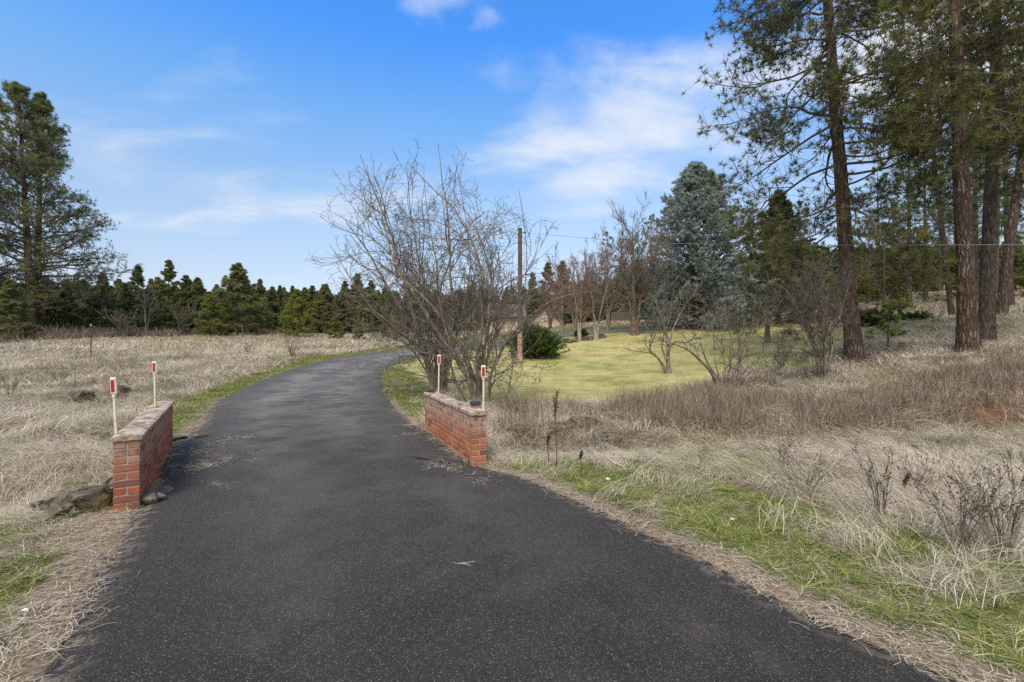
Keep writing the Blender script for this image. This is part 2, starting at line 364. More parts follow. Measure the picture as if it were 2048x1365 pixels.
def m_tone(name, stops, rough=.8, spec=.15, scale=1.2, amt=.3):
    m, nt, b = mat(name, rough, spec)
    t = attr(nt, 'tone').outputs['Fac']; n = noise_t(nt, objc(nt), scale, 3)
    f = math_(nt, 'ADD', math_(nt, 'MULTIPLY', t, 1 - amt), math_(nt, 'MULTIPLY', n, amt))
    oi = N(nt, 'ShaderNodeObjectInfo').outputs['Random']
    c = ramp(nt, f, stops)
    c = mixc(nt, 1.0, c, ramp(nt, oi, [(0, (.82, .88, .85)), (.5, (1, 1, 1)), (1, (1.15, 1.08, .85))]), 'MULTIPLY')
    L(nt, c, b.inputs['Base Color'])
    tl_ = N(nt, 'ShaderNodeBsdfTranslucent'); L(nt, c, tl_.inputs['Color'])
    ms = N(nt, 'ShaderNodeMixShader'); ms.inputs[0].default_value = .5; L(nt, b.outputs[0], ms.inputs[1]); L(nt, tl_.outputs[0], ms.inputs[2])
    L(nt, ms.outputs[0], nt.nodes['Material Output'].inputs['Surface'])
    return m
def m_brick():
    m, nt, b = mat('brick_clay', .88, .15)
    oi = N(nt, 'ShaderNodeObjectInfo').outputs['Random']
    p = posn(nt); n = noise_t(nt, p, 14, 5, .65); nf = noise_t(nt, p, 90, 4, .7)
    c = ramp(nt, oi, [(0, (.24, .068, .035)), (.3, (.36, .105, .05)), (.6, (.43, .135, .062)), (.85, (.52, .19, .095)), (.9, (.25, .10, .07)), (1, (.19, .095, .075))])
    c = mixc(nt, math_(nt, 'MULTIPLY', nf, .5), c, (.20, .075, .05))
    bl = attr(nt, 'bleach', 'OBJECT').outputs['Fac']
    f = math_(nt, 'MULTIPLY', bl, ramp(nt, n, [(.3, (.25,) * 3), (.6, (1,) * 3)]), clamp=True)
    c = mixc(nt, f, c, mixc(nt, nf, (.52, .39, .31), (.38, .29, .23)))
    dk = attr(nt, 'grime', 'OBJECT').outputs['Fac']
    c = mixc(nt, math_(nt, 'MULTIPLY', dk, ramp(nt, noise_t(nt, mapv(nt, p, (30, 30, 6)), 1, 4), [(.42, (0,) * 3), (.6, (1,) * 3)])), c, (.10, .085, .08))
    L(nt, c, b.inputs['Base Color']); bump(nt, b, math_(nt, 'ADD', n, nf), .6, .006)
    return m

M = {}
M['ground'] = m_ground(); M['asphalt'] = m_asphalt()
M['dry'] = m_blade('dry_grass_blades', [(.08, (.10, .075, .055)), (.27, (.25, .20, .15)), (.42, (.44, .375, .29)), (.56, (.61, .54, .435)), (.78, (.76, .70, .60))], .45, patch=((.24, .25, .10), .55, .45))
M['dryfar'] = m_blade('field_grass_blades', [(.1, (.19, .145, .10)), (.35, (.40, .325, .235)), (.6, (.56, .47, .36)), (.9, (.68, .60, .48))], .45, patch=((.26, .25, .13), .09, .55))
M['green'] = m_blade('green_grass_blades', [(.1, (.035, .052, .014)), (.34, (.10, .14, .032)), (.56, (.22, .27, .065)), (.74, (.38, .385, .16)), (.92, (.58, .50, .35))], .45)
M['lawn'] = m_blade('lawn_blades', [(.1, (.11, .13, .035)), (.36, (.24, .255, .075)), (.5, (.39, .385, .155)), (.75, (.58, .52, .28))], .55, patch=((.56, .46, .24), .42, .6))
M['brown'] = m_blade('brown_brush_stems', [(.1, (.04, .029, .022)), (.38, (.13, .094, .07)), (.6, (.27, .208, .162)), (.85, (.50, .42, .34))], .4)
M['straw'] = m_blade('fallen_straw', [(.1, (.13, .095, .065)), (.4, (.33, .265, .195)), (.65, (.54, .46, .36)), (.9, (.68, .62, .52))], .3)
M['pbark'] = m_bark_pine()
M['pbark_dark'] = m_simple('dark_pine_bark', [(.3, (.028, .023, .020)), (.48, (.08, .062, .052)), (.7, (.18, .145, .122))], 3.0, .92, .1, bmp=.9, dist=.06, mp=(5, 5, 1.3))
M['limb'] = m_simple('pine_limb_bark', [(.3, (.06, .048, .04)), (.55, (.13, .11, .092)), (.75, (.24, .21, .18))], 9)
M['twig_g'] = m_simple('grey_twig_bark', [(.3, (.07, .06, .048)), (.5, (.15, .132, .108)), (.72, (.33, .30, .255))], 4)
M['twig_d'] = m_simple('dark_twig_bark', [(.3, (.055, .046, .038)), (.5, (.12, .10, .082)), (.72, (.21, .185, .155))], 6)
M['twig_r'] = m_simple('reddish_twig_bark', [(.3, (.12, .075, .06)), (.5, (.24, .155, .13)), (.72, (.38, .28, .24))], 3)
M['trunk_l'] = m_simple('lichened_bark', [(.3, (.075, .06, .048)), (.48, (.17, .14, .11)), (.62, (.26, .23, .18)), (.75, (.30, .29, .17))], 9, bmp=.8, dist=.03, mp=(1, 1, .5))
M['trunk_p'] = m_simple('pale_smooth_bark', [(.3, (.22, .20, .17)), (.55, (.38, .355, .31)), (.75, (.50, .47, .42))], 8, bmp=.4)
M['trunk_o'] = m_simple('orange_willow_bark', [(.3, (.075, .06, .045)), (.5, (.17, .135, .10)), (.7, (.28, .225, .17))], 6, bmp=.7, dist=.03)
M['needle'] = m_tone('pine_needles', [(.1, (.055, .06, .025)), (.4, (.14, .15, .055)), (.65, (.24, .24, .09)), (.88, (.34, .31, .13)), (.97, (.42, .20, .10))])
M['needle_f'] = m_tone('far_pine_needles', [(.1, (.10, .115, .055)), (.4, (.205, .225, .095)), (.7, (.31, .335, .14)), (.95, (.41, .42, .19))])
M['needle_y'] = m_tone('young_pine_needles', [(.1, (.10, .125, .04)), (.4, (.235, .275, .08)), (.7, (.35, .385, .11)), (.95, (.46, .46, .16))])
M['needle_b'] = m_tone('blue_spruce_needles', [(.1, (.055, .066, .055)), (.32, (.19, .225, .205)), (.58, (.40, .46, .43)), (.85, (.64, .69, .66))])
M['needle_dk'] = m_tone('dark_spruce_needles', [(.1, (.024, .034, .02)), (.5, (.06, .078, .042)), (.95, (.15, .17, .09))])
M['juniper'] = m_tone('juniper_sprays', [(.1, (.022, .045, .016)), (.45, (.06, .11, .03)), (.8, (.13, .19, .05)), (.97, (.22, .26, .08))])
M['brick'] = m_brick()
M['mortar'] = m_simple('mortar', [(.3, (.25, .205, .165)), (.6, (.42, .35, .28)), (.8, (.52, .45, .37))], 20, bmp=.6, dist=.005)
M['coping'] = m_simple('weathered_coping', [(.33, (.10, .08, .06)), (.43, (.25, .195, .15)), (.53, (.41, .325, .26)), (.68, (.56, .48, .40))], 9, bmp=.9, dist=.02, detail=8)
M['footing'] = m_simple('old_concrete', [(.3, (.24, .21, .16)), (.6, (.42, .38, .30)), (.8, (.52, .48, .40))], 14, bmp=.8, dist=.02)
M['cream'] = m_simple('cream_paint', [(.32, (.42, .36, .25)), (.45, (.64, .59, .45)), (.6, (.72, .68, .55)), (.8, (.76, .73, .63))], 11, .55, .35, bmp=.1)
M['lens'] = m_simple('red_reflector', [(.3, (.20, .010, .010)), (.55, (.34, .018, .016)), (.7, (.46, .05, .04))], 80, .3, .6, bmp=.4, dist=.002)
M['lensedge'] = m_simple('faded_orange_plastic', [(.3, (.75, .48, .38)), (.7, (.82, .66, .56))], 60, .5, .4, bmp=.1)
M['blackpl'] = m_simple('dark_weathered_plastic', [(.3, (.02, .024, .024)), (.6, (.045, .055, .052)), (.8, (.09, .10, .10))], 20, .5, .4)
M['solar'] = m_simple('dark_solar_glass', [(.3, (.05, .06, .065)), (.7, (.12, .14, .15))], 10, .2, .6, bmp=.05)
M['block'] = m_simple('weathered_wood', [(.3, (.16, .10, .06)), (.6, (.36, .26, .18)), (.8, (.48, .40, .30))], 18, mp=(1, 1, 6))
def m_pole():
    m, nt, b = mat('utility_pole_wood', .9, .1)
    o = objc(nt); z = N(nt, 'ShaderNodeSeparateXYZ'); L(nt, o, z.inputs[0])
    n = noise_t(nt, mapv(nt, o, (18, 18, 1.2)), 1, 6, .7)
    up = ramp(nt, n, [(.3, (.05, .04, .034)), (.55, (.125, .10, .085)), (.75, (.22, .185, .16))])
    lo = ramp(nt, n, [(.3, (.22, .10, .08)), (.5, (.38, .22, .175)), (.75, (.52, .38, .32))])
    ft = ramp(nt, n, [(.3, (.26, .23, .21)), (.6, (.48, .44, .40))])
    zz = math_(nt, 'DIVIDE', math_(nt, 'ADD', z.outputs['Z'], math_(nt, 'MULTIPLY', n, .3)), 8.0)
    c = mixc(nt, ramp(nt, zz, [(.05, (0,) * 3), (.09, (1,) * 3)]), ft, lo)
    c = mixc(nt, ramp(nt, zz, [(.245, (0,) * 3), (.255, (1,) * 3)]), c, up)
    L(nt, c, b.inputs['Base Color']); bump(nt, b, n, .7, .02); return m
M['pole'] = m_pole()
M['metal'] = m_simple('galvanised_metal', [(.3, (.25, .26, .27)), (.7, (.42, .43, .44))], 20, .5, .5)
M['rust'] = m_simple('rusty_steel', [(.3, (.11, .035, .022)), (.6, (.24, .075, .045)), (.8, (.32, .12, .07))], 15)
M['greencap'] = m_simple('green_paint', [(.3, (.04, .16, .10)), (.7, (.07, .25, .15))], 10)
M['wire'] = m_simple('wire_jacket', [(.3, (.16, .16, .17)), (.7, (.30, .30, .31))], 4)
def m_rock(name, moss):
    m, nt, b = mat(name, .95, .1)
    o = objc(nt); n = noise_t(nt, o, 5, 7, .68); v = N(nt, 'ShaderNodeTexVoronoi', feature='DISTANCE_TO_EDGE', Scale=3.2)
    L(nt, o, v.inputs['Vector'])
    c = ramp(nt, n, [(.3, (.05, .043, .036)), (.5, (.14, .122, .10)), (.65, (.25, .225, .19)), (.8, (.36, .34, .29))])
    c = mixc(nt, ramp(nt, v.outputs['Distance'], [(0, (1,) * 3), (.06, (0,) * 3)]), c, (.035, .028, .022))
    mo = ramp(nt, noise_t(nt, o, 1.9, 5, .6), [(.60 - moss * .3, (0,) * 3), (.68 - moss * .3, (1,) * 3)])
    c = mixc(nt, mo, c, ramp(nt, noise_t(nt, o, 18, 4, .7), [(.3, (.06, .05, .012)), (.6, (.20, .155, .035)), (.8, (.30, .26, .07))]))
    L(nt, c, b.inputs['Base Color']); bump(nt, b, n, 1.0, .06); return m
M['rock'] = m_rock('basalt_rock', .15); M['mossrock'] = m_rock('mossy_basalt', .42); M['rubble'] = m_rock('asphalt_rubble', -.6)
M['siding'] = m_simple('tan_siding', [(.3, (.44, .34, .27)), (.7, (.56, .45, .37))], 4, bmp=.1)
M['shingle'] = m_simple('brown_shingles', [(.3, (.10, .08, .075)), (.7, (.20, .165, .15))], 20)
M['redwood'] = m_simple('red_stained_boards', [(.3, (.16, .018, .018)), (.7, (.26, .04, .035))], 6, mp=(6, 6, 1))
M['tanpost'] = m_simple('tan_lumber', [(.3, (.42, .30, .19)), (.7, (.60, .48, .34))], 6, mp=(6, 6, 1))
M['greyfence'] = m_simple('grey_fence_boards', [(.3, (.07, .055, .05)), (.7, (.18, .15, .135))], 6, mp=(8, 8, 1))
M['deadweed'] = m_simple('dead_dock_stalk', [(.3, (.055, .028, .018)), (.7, (.15, .085, .055))], 12)
M['slash'] = m_tone('dead_rust_needles', [(.1, (.10, .045, .025)), (.5, (.24, .12, .07)), (.95, (.36, .22, .14))])
M['white'] = m_simple('white_scrap', [(.3, (.6, .6, .6)), (.7, (.8, .8, .78))], 10)
M['glass'] = m_simple('dark_window_glass', [(.3, (.02, .022, .025)), (.7, (.05, .055, .06))], 3, .1, .6, bmp=0)

# ------------------------------------------------------------------ mesh helpers
def mesh(name, V, faces, mats, attrs=None, smooth=False, mi=None):
    """V (n,3); faces: list of int arrays (m,3) or (m,4)"""
    me = bpy.data.meshes.new(name); V = np.asarray(V, np.float32)
    faces = [np.asarray(f, np.int32) for f in faces if len(f)]
    me.vertices.add(len(V)); me.vertices.foreach_set('co', V.ravel())
    nl = sum(f.size for f in faces); npol = sum(len(f) for f in faces)
    me.loops.add(nl); me.polygons.add(npol)
    me.loops.foreach_set('vertex_index', np.concatenate([f.ravel() for f in faces]))
    st = []; s = 0
    for f in faces:
        st.append(s + np.arange(len(f)) * f.shape[1]); s += f.size
    me.polygons.foreach_set('loop_start', np.concatenate(st).astype(np.int32))
    if mi is not None: me.polygons.foreach_set('material_index', np.asarray(mi, np.int32))
    me.polygons.foreach_set('use_smooth', np.full(npol, smooth))
    me.update(calc_edges=True)
    for k, v in (attrs or {}).items():
        a = me.attributes.new(k, 'FLOAT', 'POINT'); a.data.foreach_set('value', np.asarray(v, np.float32))
    for m_ in (mats if isinstance(mats, (list, tuple)) else [mats]): me.materials.append(m_)
    return me
def obj(name, me, parent=None, loc=None, **props):
    o = bpy.data.objects.new(name, me); COL.objects.link(o)
    if parent: o.parent = parent
    if loc is not None: o.location = loc
    for k, v in props.items(): o[k] = v
    return o
def thing(name, label, cat, loc=(0, 0, 0), rz=0, group=None, scale=None):
    o = bpy.data.objects.new(name, None); COL.objects.link(o); o.empty_display_size = .2
    o.location = loc; o.rotation_euler = (0, 0, rz); o['label'] = label; o['category'] = cat
    if group: o['group'] = group
    if scale is not None: o.scale = (scale,) * 3 if np.isscalar(scale) else scale
    return o
class Acc:
    """collects geometry pieces into one mesh"""
    def __init__(s): s.V = []; s.F = {3: [], 4: []}; s.n = 0; s.T = []
    def add(s, V, F, tone=None):
        V = np.asarray(V, float).reshape(-1, 3)
        for f in (F if isinstance(F, list) else [F]):
            f = np.asarray(f)
            if f.size: s.F[f.shape[1]].append(f + s.n)
        s.V.append(V); s.n += len(V)
        s.T.append(np.full(len(V), .5) if tone is None else np.broadcast_to(tone, (len(V),)))
    def build(s, name, mats, smooth=False):
        F = [np.concatenate(s.F[k]) for k in (4, 3) if s.F[k]]
        return mesh(name, np.concatenate(s.V), F, mats, {'tone': np.concatenate(s.T)}, smooth)
def nrm(a): return a / (np.linalg.norm(a, axis=-1, keepdims=True) + 1e-9)
def tubes(acc, P, Rr, k=4, cap=False):
    """P (M,n,3), Rr (M,n)"""
    P = np.asarray(P, float); Mn, n = P.shape[:2]
    if Mn == 0: return
    T = np.empty_like(P); T[:, 1:-1] = P[:, 2:] - P[:, :-2]; T[:, 0] = P[:, 1] - P[:, 0]; T[:, -1] = P[:, -1] - P[:, -2]
    T = nrm(T); mean = nrm(P[:, -1] - P[:, 0] + 1e-6)
    ref = np.where(np.abs(mean[:, 2:3]) > .8, np.array([[1., .1, 0]]), np.array([[0., .1, 1.]]))
    ref = np.broadcast_to(ref[:, None, :], P.shape)
    u = nrm(np.cross(T, ref)); v = np.cross(T, u)
    a = np.arange(k) * 2 * math.pi / k
    V = P[:, :, None, :] + Rr[:, :, None, None] * (np.cos(a)[None, None, :, None] * u[:, :, None, :] + np.sin(a)[None, None, :, None] * v[:, :, None, :])
    i = np.arange(n - 1)[:, None] * k; j = np.arange(k)[None]; j2 = (j + 1) % k
    f = np.stack([i + j, i + j2, i + k + j2, i + k + j], -1).reshape(-1, 4)
    F = (f[None] + (np.arange(Mn) * n * k)[:, None, None]).reshape(-1, 4)
    acc.add(V.reshape(-1, 3), F)
def grow(rng, o, d, Ln, n, trop=(0, 0, 0), wob=.2, curl=0.0):
    o = np.asarray(o, float); d = nrm(np.asarray(d, float)); Mn = len(o); Ln = np.broadcast_to(Ln, (Mn,))
    P = np.empty((Mn, n, 3)); P[:, 0] = o; step = (Ln / (n - 1))[:, None]
    ax = nrm(rng.normal(size=(Mn, 3))); cl = (curl * rng.normal(size=(Mn, 1))) / (n - 1)
    trop = np.asarray(trop, float)
    for i in range(1, n):
        d = nrm(d + trop / (n - 1) + rng.normal(size=(Mn, 3)) * wob / math.sqrt(n - 1) + cl * np.cross(ax, d))
        P[:, i] = P[:, i - 1] + d * step
    return P
def sprout(rng, P, Rr, cnt, t0, t1, ang, spread=.25, even=False):
    """cnt children on every curve: origins, directions, t, radius, parent index"""
    Mn, n = P.shape[:2]; idx = np.repeat(np.arange(Mn), cnt)
    t = t0 + (t1 - t0) * rng.rand(len(idx))
    fi = t * (n - 1); i0 = np.minimum(fi.astype(int), n - 2); fr = (fi - i0)[:, None]
    o = P[idx, i0] * (1 - fr) + P[idx, i0 + 1] * fr
    td = nrm(P[idx, i0 + 1] - P[idx, i0])
    r = Rr[idx, i0] * (1 - fr[:, 0]) + Rr[idx, i0 + 1] * fr[:, 0]
    q = rng.normal(size=(len(idx), 3)); q = nrm(q - (q * td).sum(-1, keepdims=True) * td)
    a = (ang + rng.normal(size=len(idx)) * spread)[:, None]
    return o, np.cos(a) * td + np.sin(a) * q, t, r, idx
def needles(rng, acc, pos, axis, K, ln, wd, fwd=.7, tone=None, tvar=.15):
    """K thin triangles bursting from each position round its axis"""
    T = len(pos)
    if T == 0: return
    d = nrm(nrm(rng.normal(size=(T, K, 3))) + fwd * nrm(axis)[:, None, :])
    q = nrm(np.cross(d, nrm(rng.normal(size=(T, K, 3)))))
    l = ln * (.7 + .5 * rng.rand(T, K, 1)); p = pos[:, None, :] + d * 0.0
    V = np.stack([p - q * wd / 2, p + q * wd / 2, p + d * l], 2).reshape(-1, 3)
    F = np.arange(T * K * 3).reshape(-1, 3)
    if tone is None: tone = rng.rand(T)
    tn = np.clip(np.asarray(tone)[:, None] + rng.normal(size=(T, K)) * tvar, 0, 1)
    acc.add(V, F, np.repeat(tn.ravel(), 3))
def box_v(x0, x1, y0, y1, z0, z1):
    V = np.array([(x, y, z) for x in (x0, x1) for y in (y0, y1) for z in (z0, z1)], float)
    Fq = np.array([(0, 1, 3, 2), (4, 6, 7, 5), (0, 4, 5, 1), (2, 3, 7, 6), (0, 2, 6, 4), (1, 5, 7, 3)])
    return V, Fq
def box(acc, *a): acc.add(*box_v(*a))
def bevel_box(name, sx, sy, sz, m, bv=.004, rng=None, rough=.0):
    V, Fq = [], []
    b = bv
    xs = (-sx / 2, sx / 2); ys = (-sy / 2, sy / 2); zs = (0, sz)
    V = []
    for ix, x in enumerate(xs):
        for iy, y in enumerate(ys):
            for iz, z in enumerate(zs):
                dx = b if ix == 0 else -b; dy = b if iy == 0 else -b; dz = b if iz == 0 else -b
                V += [(x, y + dy, z + dz), (x + dx, y, z + dz), (x + dx, y + dy, z)]
    V = np.array(V)
    if rng is not None: V = V + rng.normal(size=V.shape) * rough
    g = lambda ix, iy, iz, k: ((ix * 2 + iy) * 2 + iz) * 3 + k
    Q = [[g(0, 0, 0, 0), g(0, 0, 1, 0), g(0, 1, 1, 0), g(0, 1, 0, 0)], [g(1, 0, 0, 0), g(1, 1, 0, 0), g(1, 1, 1, 0), g(1, 0, 1, 0)],
         [g(0, 0, 0, 1), g(1, 0, 0, 1), g(1, 0, 1, 1), g(0, 0, 1, 1)], [g(0, 1, 0, 1), g(0, 1, 1, 1), g(1, 1, 1, 1), g(1, 1, 0, 1)],
         [g(0, 0, 0, 2), g(0, 1, 0, 2), g(1, 1, 0, 2), g(1, 0, 0, 2)], [g(0, 0, 1, 2), g(1, 0, 1, 2), g(1, 1, 1, 2), g(0, 1, 1, 2)]]
    for iy in (0, 1):
        for iz in (0, 1): Q.append([g(0, iy, iz, 1), g(1, iy, iz, 1), g(1, iy, iz, 2), g(0, iy, iz, 2)])
    for ix in (0, 1):
        for iz in (0, 1): Q.append([g(ix, 0, iz, 0), g(ix, 1, iz, 0), g(ix, 1, iz, 2), g(ix, 0, iz, 2)])
    for ix in (0, 1):
        for iy in (0, 1): Q.append([g(ix, iy, 0, 0), g(ix, iy, 1, 0), g(ix, iy, 1, 1), g(ix, iy, 0, 1)])
    Tt = [[g(ix, iy, iz, 0), g(ix, iy, iz, 1), g(ix, iy, iz, 2)] for ix in (0, 1) for iy in (0, 1) for iz in (0, 1)]
    me = mesh(name, V, [Q, Tt], m)
    import bmesh
    bm = bmesh.new(); bm.from_mesh(me); bmesh.ops.recalc_face_normals(bm, faces=bm.faces); bm.to_mesh(me); bm.free()
    return me
def gz(x, y): return float(terrain0(np.array([x]), np.array([y]))[0])
def at(px, d):
    x = (px - 1024) / F * d; return x, d, gz(x, d)
def zt(py, d): return CAMH + (682.5 - py) / F * d

# ------------------------------------------------------------------ ground and driveway
def build_ground():
    n = 410
    u = np.linspace(-1, 1, n)
    xs = 1.6 * np.sinh(u * 6.55) / 1.0
    v = np.linspace(-.55, 1, n)
    ys = 5.5 + 1.25 * np.sinh(v * 7.1)
    X, Y = np.meshgrid(xs, ys)
    Z = terrain0(X, Y)
    sd = road_sd(X, Y); z_ = zones(X, Y, sd)
    off = np.clip(sd / .5, 0, 1)
    near = np.clip(1.2 - np.hypot(X, Y) / 60, 0, 1)
    bumps = (fbm(X, Y, 1.1, 1) - .5) * .16 * (1 - .85 * z_['lawn']) + (fbm(X, Y, .25, 2) - .5) * .07 * (1 - .8 * z_['lawn'])
    Z = Z + bumps * off * near
    Z = np.where(sd < .02, Z - .035, Z)
    i = np.arange(n - 1)[:, None] * n + np.arange(n - 1)[None]
    Fq = np.stack([i, i + 1, i + n + 1, i + n], -1).reshape(-1, 4)
    def sm(a):
        a = a.astype(float)
        return a.ravel()
    me = mesh('ground', np.stack([X, Y, Z], -1).reshape(-1, 3), [Fq], M['ground'], {k: sm(z_[k]) for k in ('lawn', 'green', 'brown', 'litter', 'brnl')}, True)
    return obj('ground', me, kind='structure', label='rough ground of dry grass, lawn and green verges around the driveway')
build_ground()
def build_road():
    k = 34; t = np.linspace(0, 1, k)[None, :, None]
    a = LEs[:, None, :]; b_ = REs[:, None, :]
    XY = a * (1 - t) + b_ * t
    X, Y = XY[..., 0], XY[..., 1]
    Z = terrain0(X, Y) + .004 + (fbm(X, Y, 1.6, 9) - .5) * .02
    Z[:, 0] -= .03; Z[:, -1] -= .03
    Z[:, 1] -= .006; Z[:, -2] -= .006
    # transverse cracks as thin sunk lines
    def crack(p0, p1, w_):
        d = seg_dist(X, Y, [p0, p1]); return np.clip(1 - d / w_, 0, 1)
    ck = np.zeros_like(X)
    i = np.arange(NR - 1)[:, None] * k + np.arange(k - 1)[None]
    Fq = np.stack([i, i + 1, i + k + 1, i + k], -1).reshape(-1, 4)
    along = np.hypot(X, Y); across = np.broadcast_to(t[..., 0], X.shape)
    edge = np.minimum(across, 1 - across)
    straw = np.clip(1 - edge / .05, 0, 1) * (Y < 11)
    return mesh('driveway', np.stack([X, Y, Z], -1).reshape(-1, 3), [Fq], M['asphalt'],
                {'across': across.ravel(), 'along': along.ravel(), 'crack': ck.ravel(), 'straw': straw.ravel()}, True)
obj('driveway', build_road(), kind='structure', label='worn dark asphalt driveway curving away to the right')
# sealed cracks: thin irregular raised strips of tar and grit across the asphalt
def crack_strip(name, pts, wd, m, label, seed):
    r_ = np.random.RandomState(seed)
    p = np.array(pts, float); n = 90
    s = np.linspace(0, len(p) - 1, n); x = np.interp(s, range(len(p)), p[:, 0]); y = np.interp(s, range(len(p)), p[:, 1])
    y += np.convolve(r_.normal(0, .05, n + 4), np.ones(5) / 5, 'valid')
    h = wd * (.4 + .9 * r_.rand(n)) / 2
    z = terrain0(x, y) + .010 + (fbm(x, y, 1.6, 9) - .5) * .02
    V = np.concatenate([np.stack([x, y - h, z], 1), np.stack([x, y, z + .006], 1), np.stack([x, y + h, z], 1)])
    i = np.arange(n - 1); Fq = np.concatenate([np.stack([i, i + 1, i + n + 1, i + n], 1), np.stack([i + n, i + n + 1, i + 2 * n + 1, i + 2 * n], 1)])
    return obj(name, mesh(name, V, [Fq], m), kind='structure', label=label)
crack_strip('pavement_crack', H2((432, 812), (520, 806), (600, 803), (700, 801), (790, 799)), .05, M['straw'], 'pale grit filled crack across the driveway', 1)
crack_strip('pavement_joint', H2((560, 742), (650, 741), (765, 741)), .09, M['rubble'], 'dark joint across the driveway near the bend', 2)

# ------------------------------------------------------------------ grass: patches instanced on points
def patch_mesh(name, seed, m, nb, rad, h, wd, lean, seg=3, flat=0.0, wind=None, drop=0.0, jag=0.0):
    r = np.random.RandomState(seed)
    a = r.rand(nb) * 2 * math.pi; rr = rad * np.sqrt(r.rand(nb))
    P = np.stack([rr * np.cos(a), rr * np.sin(a), np.zeros(nb)], 1)
    hh = h * (.45 + .75 * r.rand(nb)); az_ = r.rand(nb) * 2 * math.pi
    if wind is not None: az_ = wind + r.normal(size=nb) * .7
    ln = lean * (.3 + 1.1 * r.rand(nb))
    ss = np.linspace(0, 1, seg + 1)
    d = np.stack([np.cos(az_), np.sin(az_)], 1)
    px = P[:, None, 0] + d[:, None, 0] * (ln * hh)[:, None] * ss[None] ** 1.6
    py = P[:, None, 1] + d[:, None, 1] * (ln * hh)[:, None] * ss[None] ** 1.6
    up = hh[:, None] * (ss[None] - flat * ss[None] ** 2.2)
    if jag: px = px + r.normal(size=px.shape) * jag * ss; py = py + r.normal(size=py.shape) * jag * ss
    pz = up - .02
    C = np.stack([px, py, pz], -1)                                    # nb, seg+1, 3
    q = r.rand(nb) * 2 * math.pi; side = np.stack([np.cos(q), np.sin(q), .25 * r.normal(size=nb)], 1)
    w_ = wd * (.6 + .8 * r.rand(nb))
    W = (w_[:, None] * (1 - .85 * ss[None] ** 1.5))[..., None] * .5
    V = np.stack([C - side[:, None] * W, C + side[:, None] * W], 2).reshape(-1, 3)
    s1_ = seg + 1
    i = (np.arange(nb)[:, None] * s1_ + np.arange(seg)[None]).ravel() * 2
    Fq = np.stack([i, i + 1, i + 3, i + 2], 1)
    tone = np.repeat(r.rand(nb), s1_ * 2)
    return mesh(name, V, [Fq], m, {'tone': tone})
def patch_col(name, metas):
    c = bpy.data.collections.new(name)
    for i, me in enumerate(metas):
        o = bpy.data.objects.new(name + '_source', me); c.objects.link(o)
    return c
def scatter(name, label, colc, nvar, pts, scl, rot, idx, tilt=None):
    """one 'stuff' object: points with attributes, patches put on them by geometry nodes"""
    me = bpy.data.meshes.new(name); me.vertices.add(len(pts)); me.vertices.foreach_set('co', np.asarray(pts, np.float32).ravel())
    a = me.attributes.new('scl', 'FLOAT_VECTOR', 'POINT'); a.data.foreach_set('vector', np.asarray(scl, np.float32).ravel())
    a = me.attributes.new('rot', 'FLOAT_VECTOR', 'POINT'); a.data.foreach_set('vector', np.asarray(rot, np.float32).ravel())
    a = me.attributes.new('idx', 'INT', 'POINT'); a.data.foreach_set('value', np.asarray(idx, np.int32))
    o = obj(name, me, kind='stuff', label=label)
    g = bpy.data.node_groups.new(name + '_nodes', 'GeometryNodeTree')
    g.interface.new_socket('Geometry', in_out='INPUT', socket_type='NodeSocketGeometry'); g.interface.new_socket('Geometry', in_out='OUTPUT', socket_type='NodeSocketGeometry')
    gi = g.nodes.new('NodeGroupInput'); go = g.nodes.new('NodeGroupOutput')
    ci = g.nodes.new('GeometryNodeCollectionInfo'); ci.inputs[0].default_value = colc; ci.inputs['Separate Children'].default_value = True; ci.inputs['Reset Children'].default_value = True
    ip = g.nodes.new('GeometryNodeInstanceOnPoints'); ip.inputs['Pick Instance'].default_value = True
    def na(nm, dt):
        n = g.nodes.new('GeometryNodeInputNamedAttribute'); n.data_type = dt; n.inputs['Name'].default_value = nm; return n.outputs['Attribute']
    g.links.new(gi.outputs[0], ip.inputs['Points']); g.links.new(ci.outputs[0], ip.inputs['Instance'])
    g.links.new(na('idx', 'INT'), ip.inputs['Instance Index']); g.links.new(na('scl', 'FLOAT_VECTOR'), ip.inputs['Scale'])
    er = g.nodes.new('FunctionNodeEulerToRotation'); g.links.new(na('rot', 'FLOAT_VECTOR'), er.inputs[0]); g.links.new(er.outputs[0], ip.inputs['Rotation'])
    g.links.new(ip.outputs[0], go.inputs[0])
    md = o.modifiers.new('cover', 'NODES'); md.node_group = g
    return o
def sample(rng, d0, d1, dens, margin=2.5, half=1.22):
    """random plan points between two depths in the widened view wedge"""
    area = (d1 - d0) * (half * (d0 + d1) + 2 * margin)
    n = int(area * dens); y = d0 + (d1 - d0) * rng.rand(int(n * 1.0))
    wmax = half * d1 + margin; x = (rng.rand(len(y)) * 2 - 1) * wmax
    # keep uniform density in the wedge
    m_ = np.abs(x) < half * y + margin
    y2 = d0 + (d1 - d0) * rng.rand(int(area * dens * 1.1)); x2 = (rng.rand(len(y2)) * 2 - 1) * wmax
    X = np.concatenate([x, x2]); Y = np.concatenate([y, y2]); k = np.abs(X) < half * Y + margin
    X, Y = X[k], Y[k]
    want = int(area * dens)
    return X[:want], Y[:want]
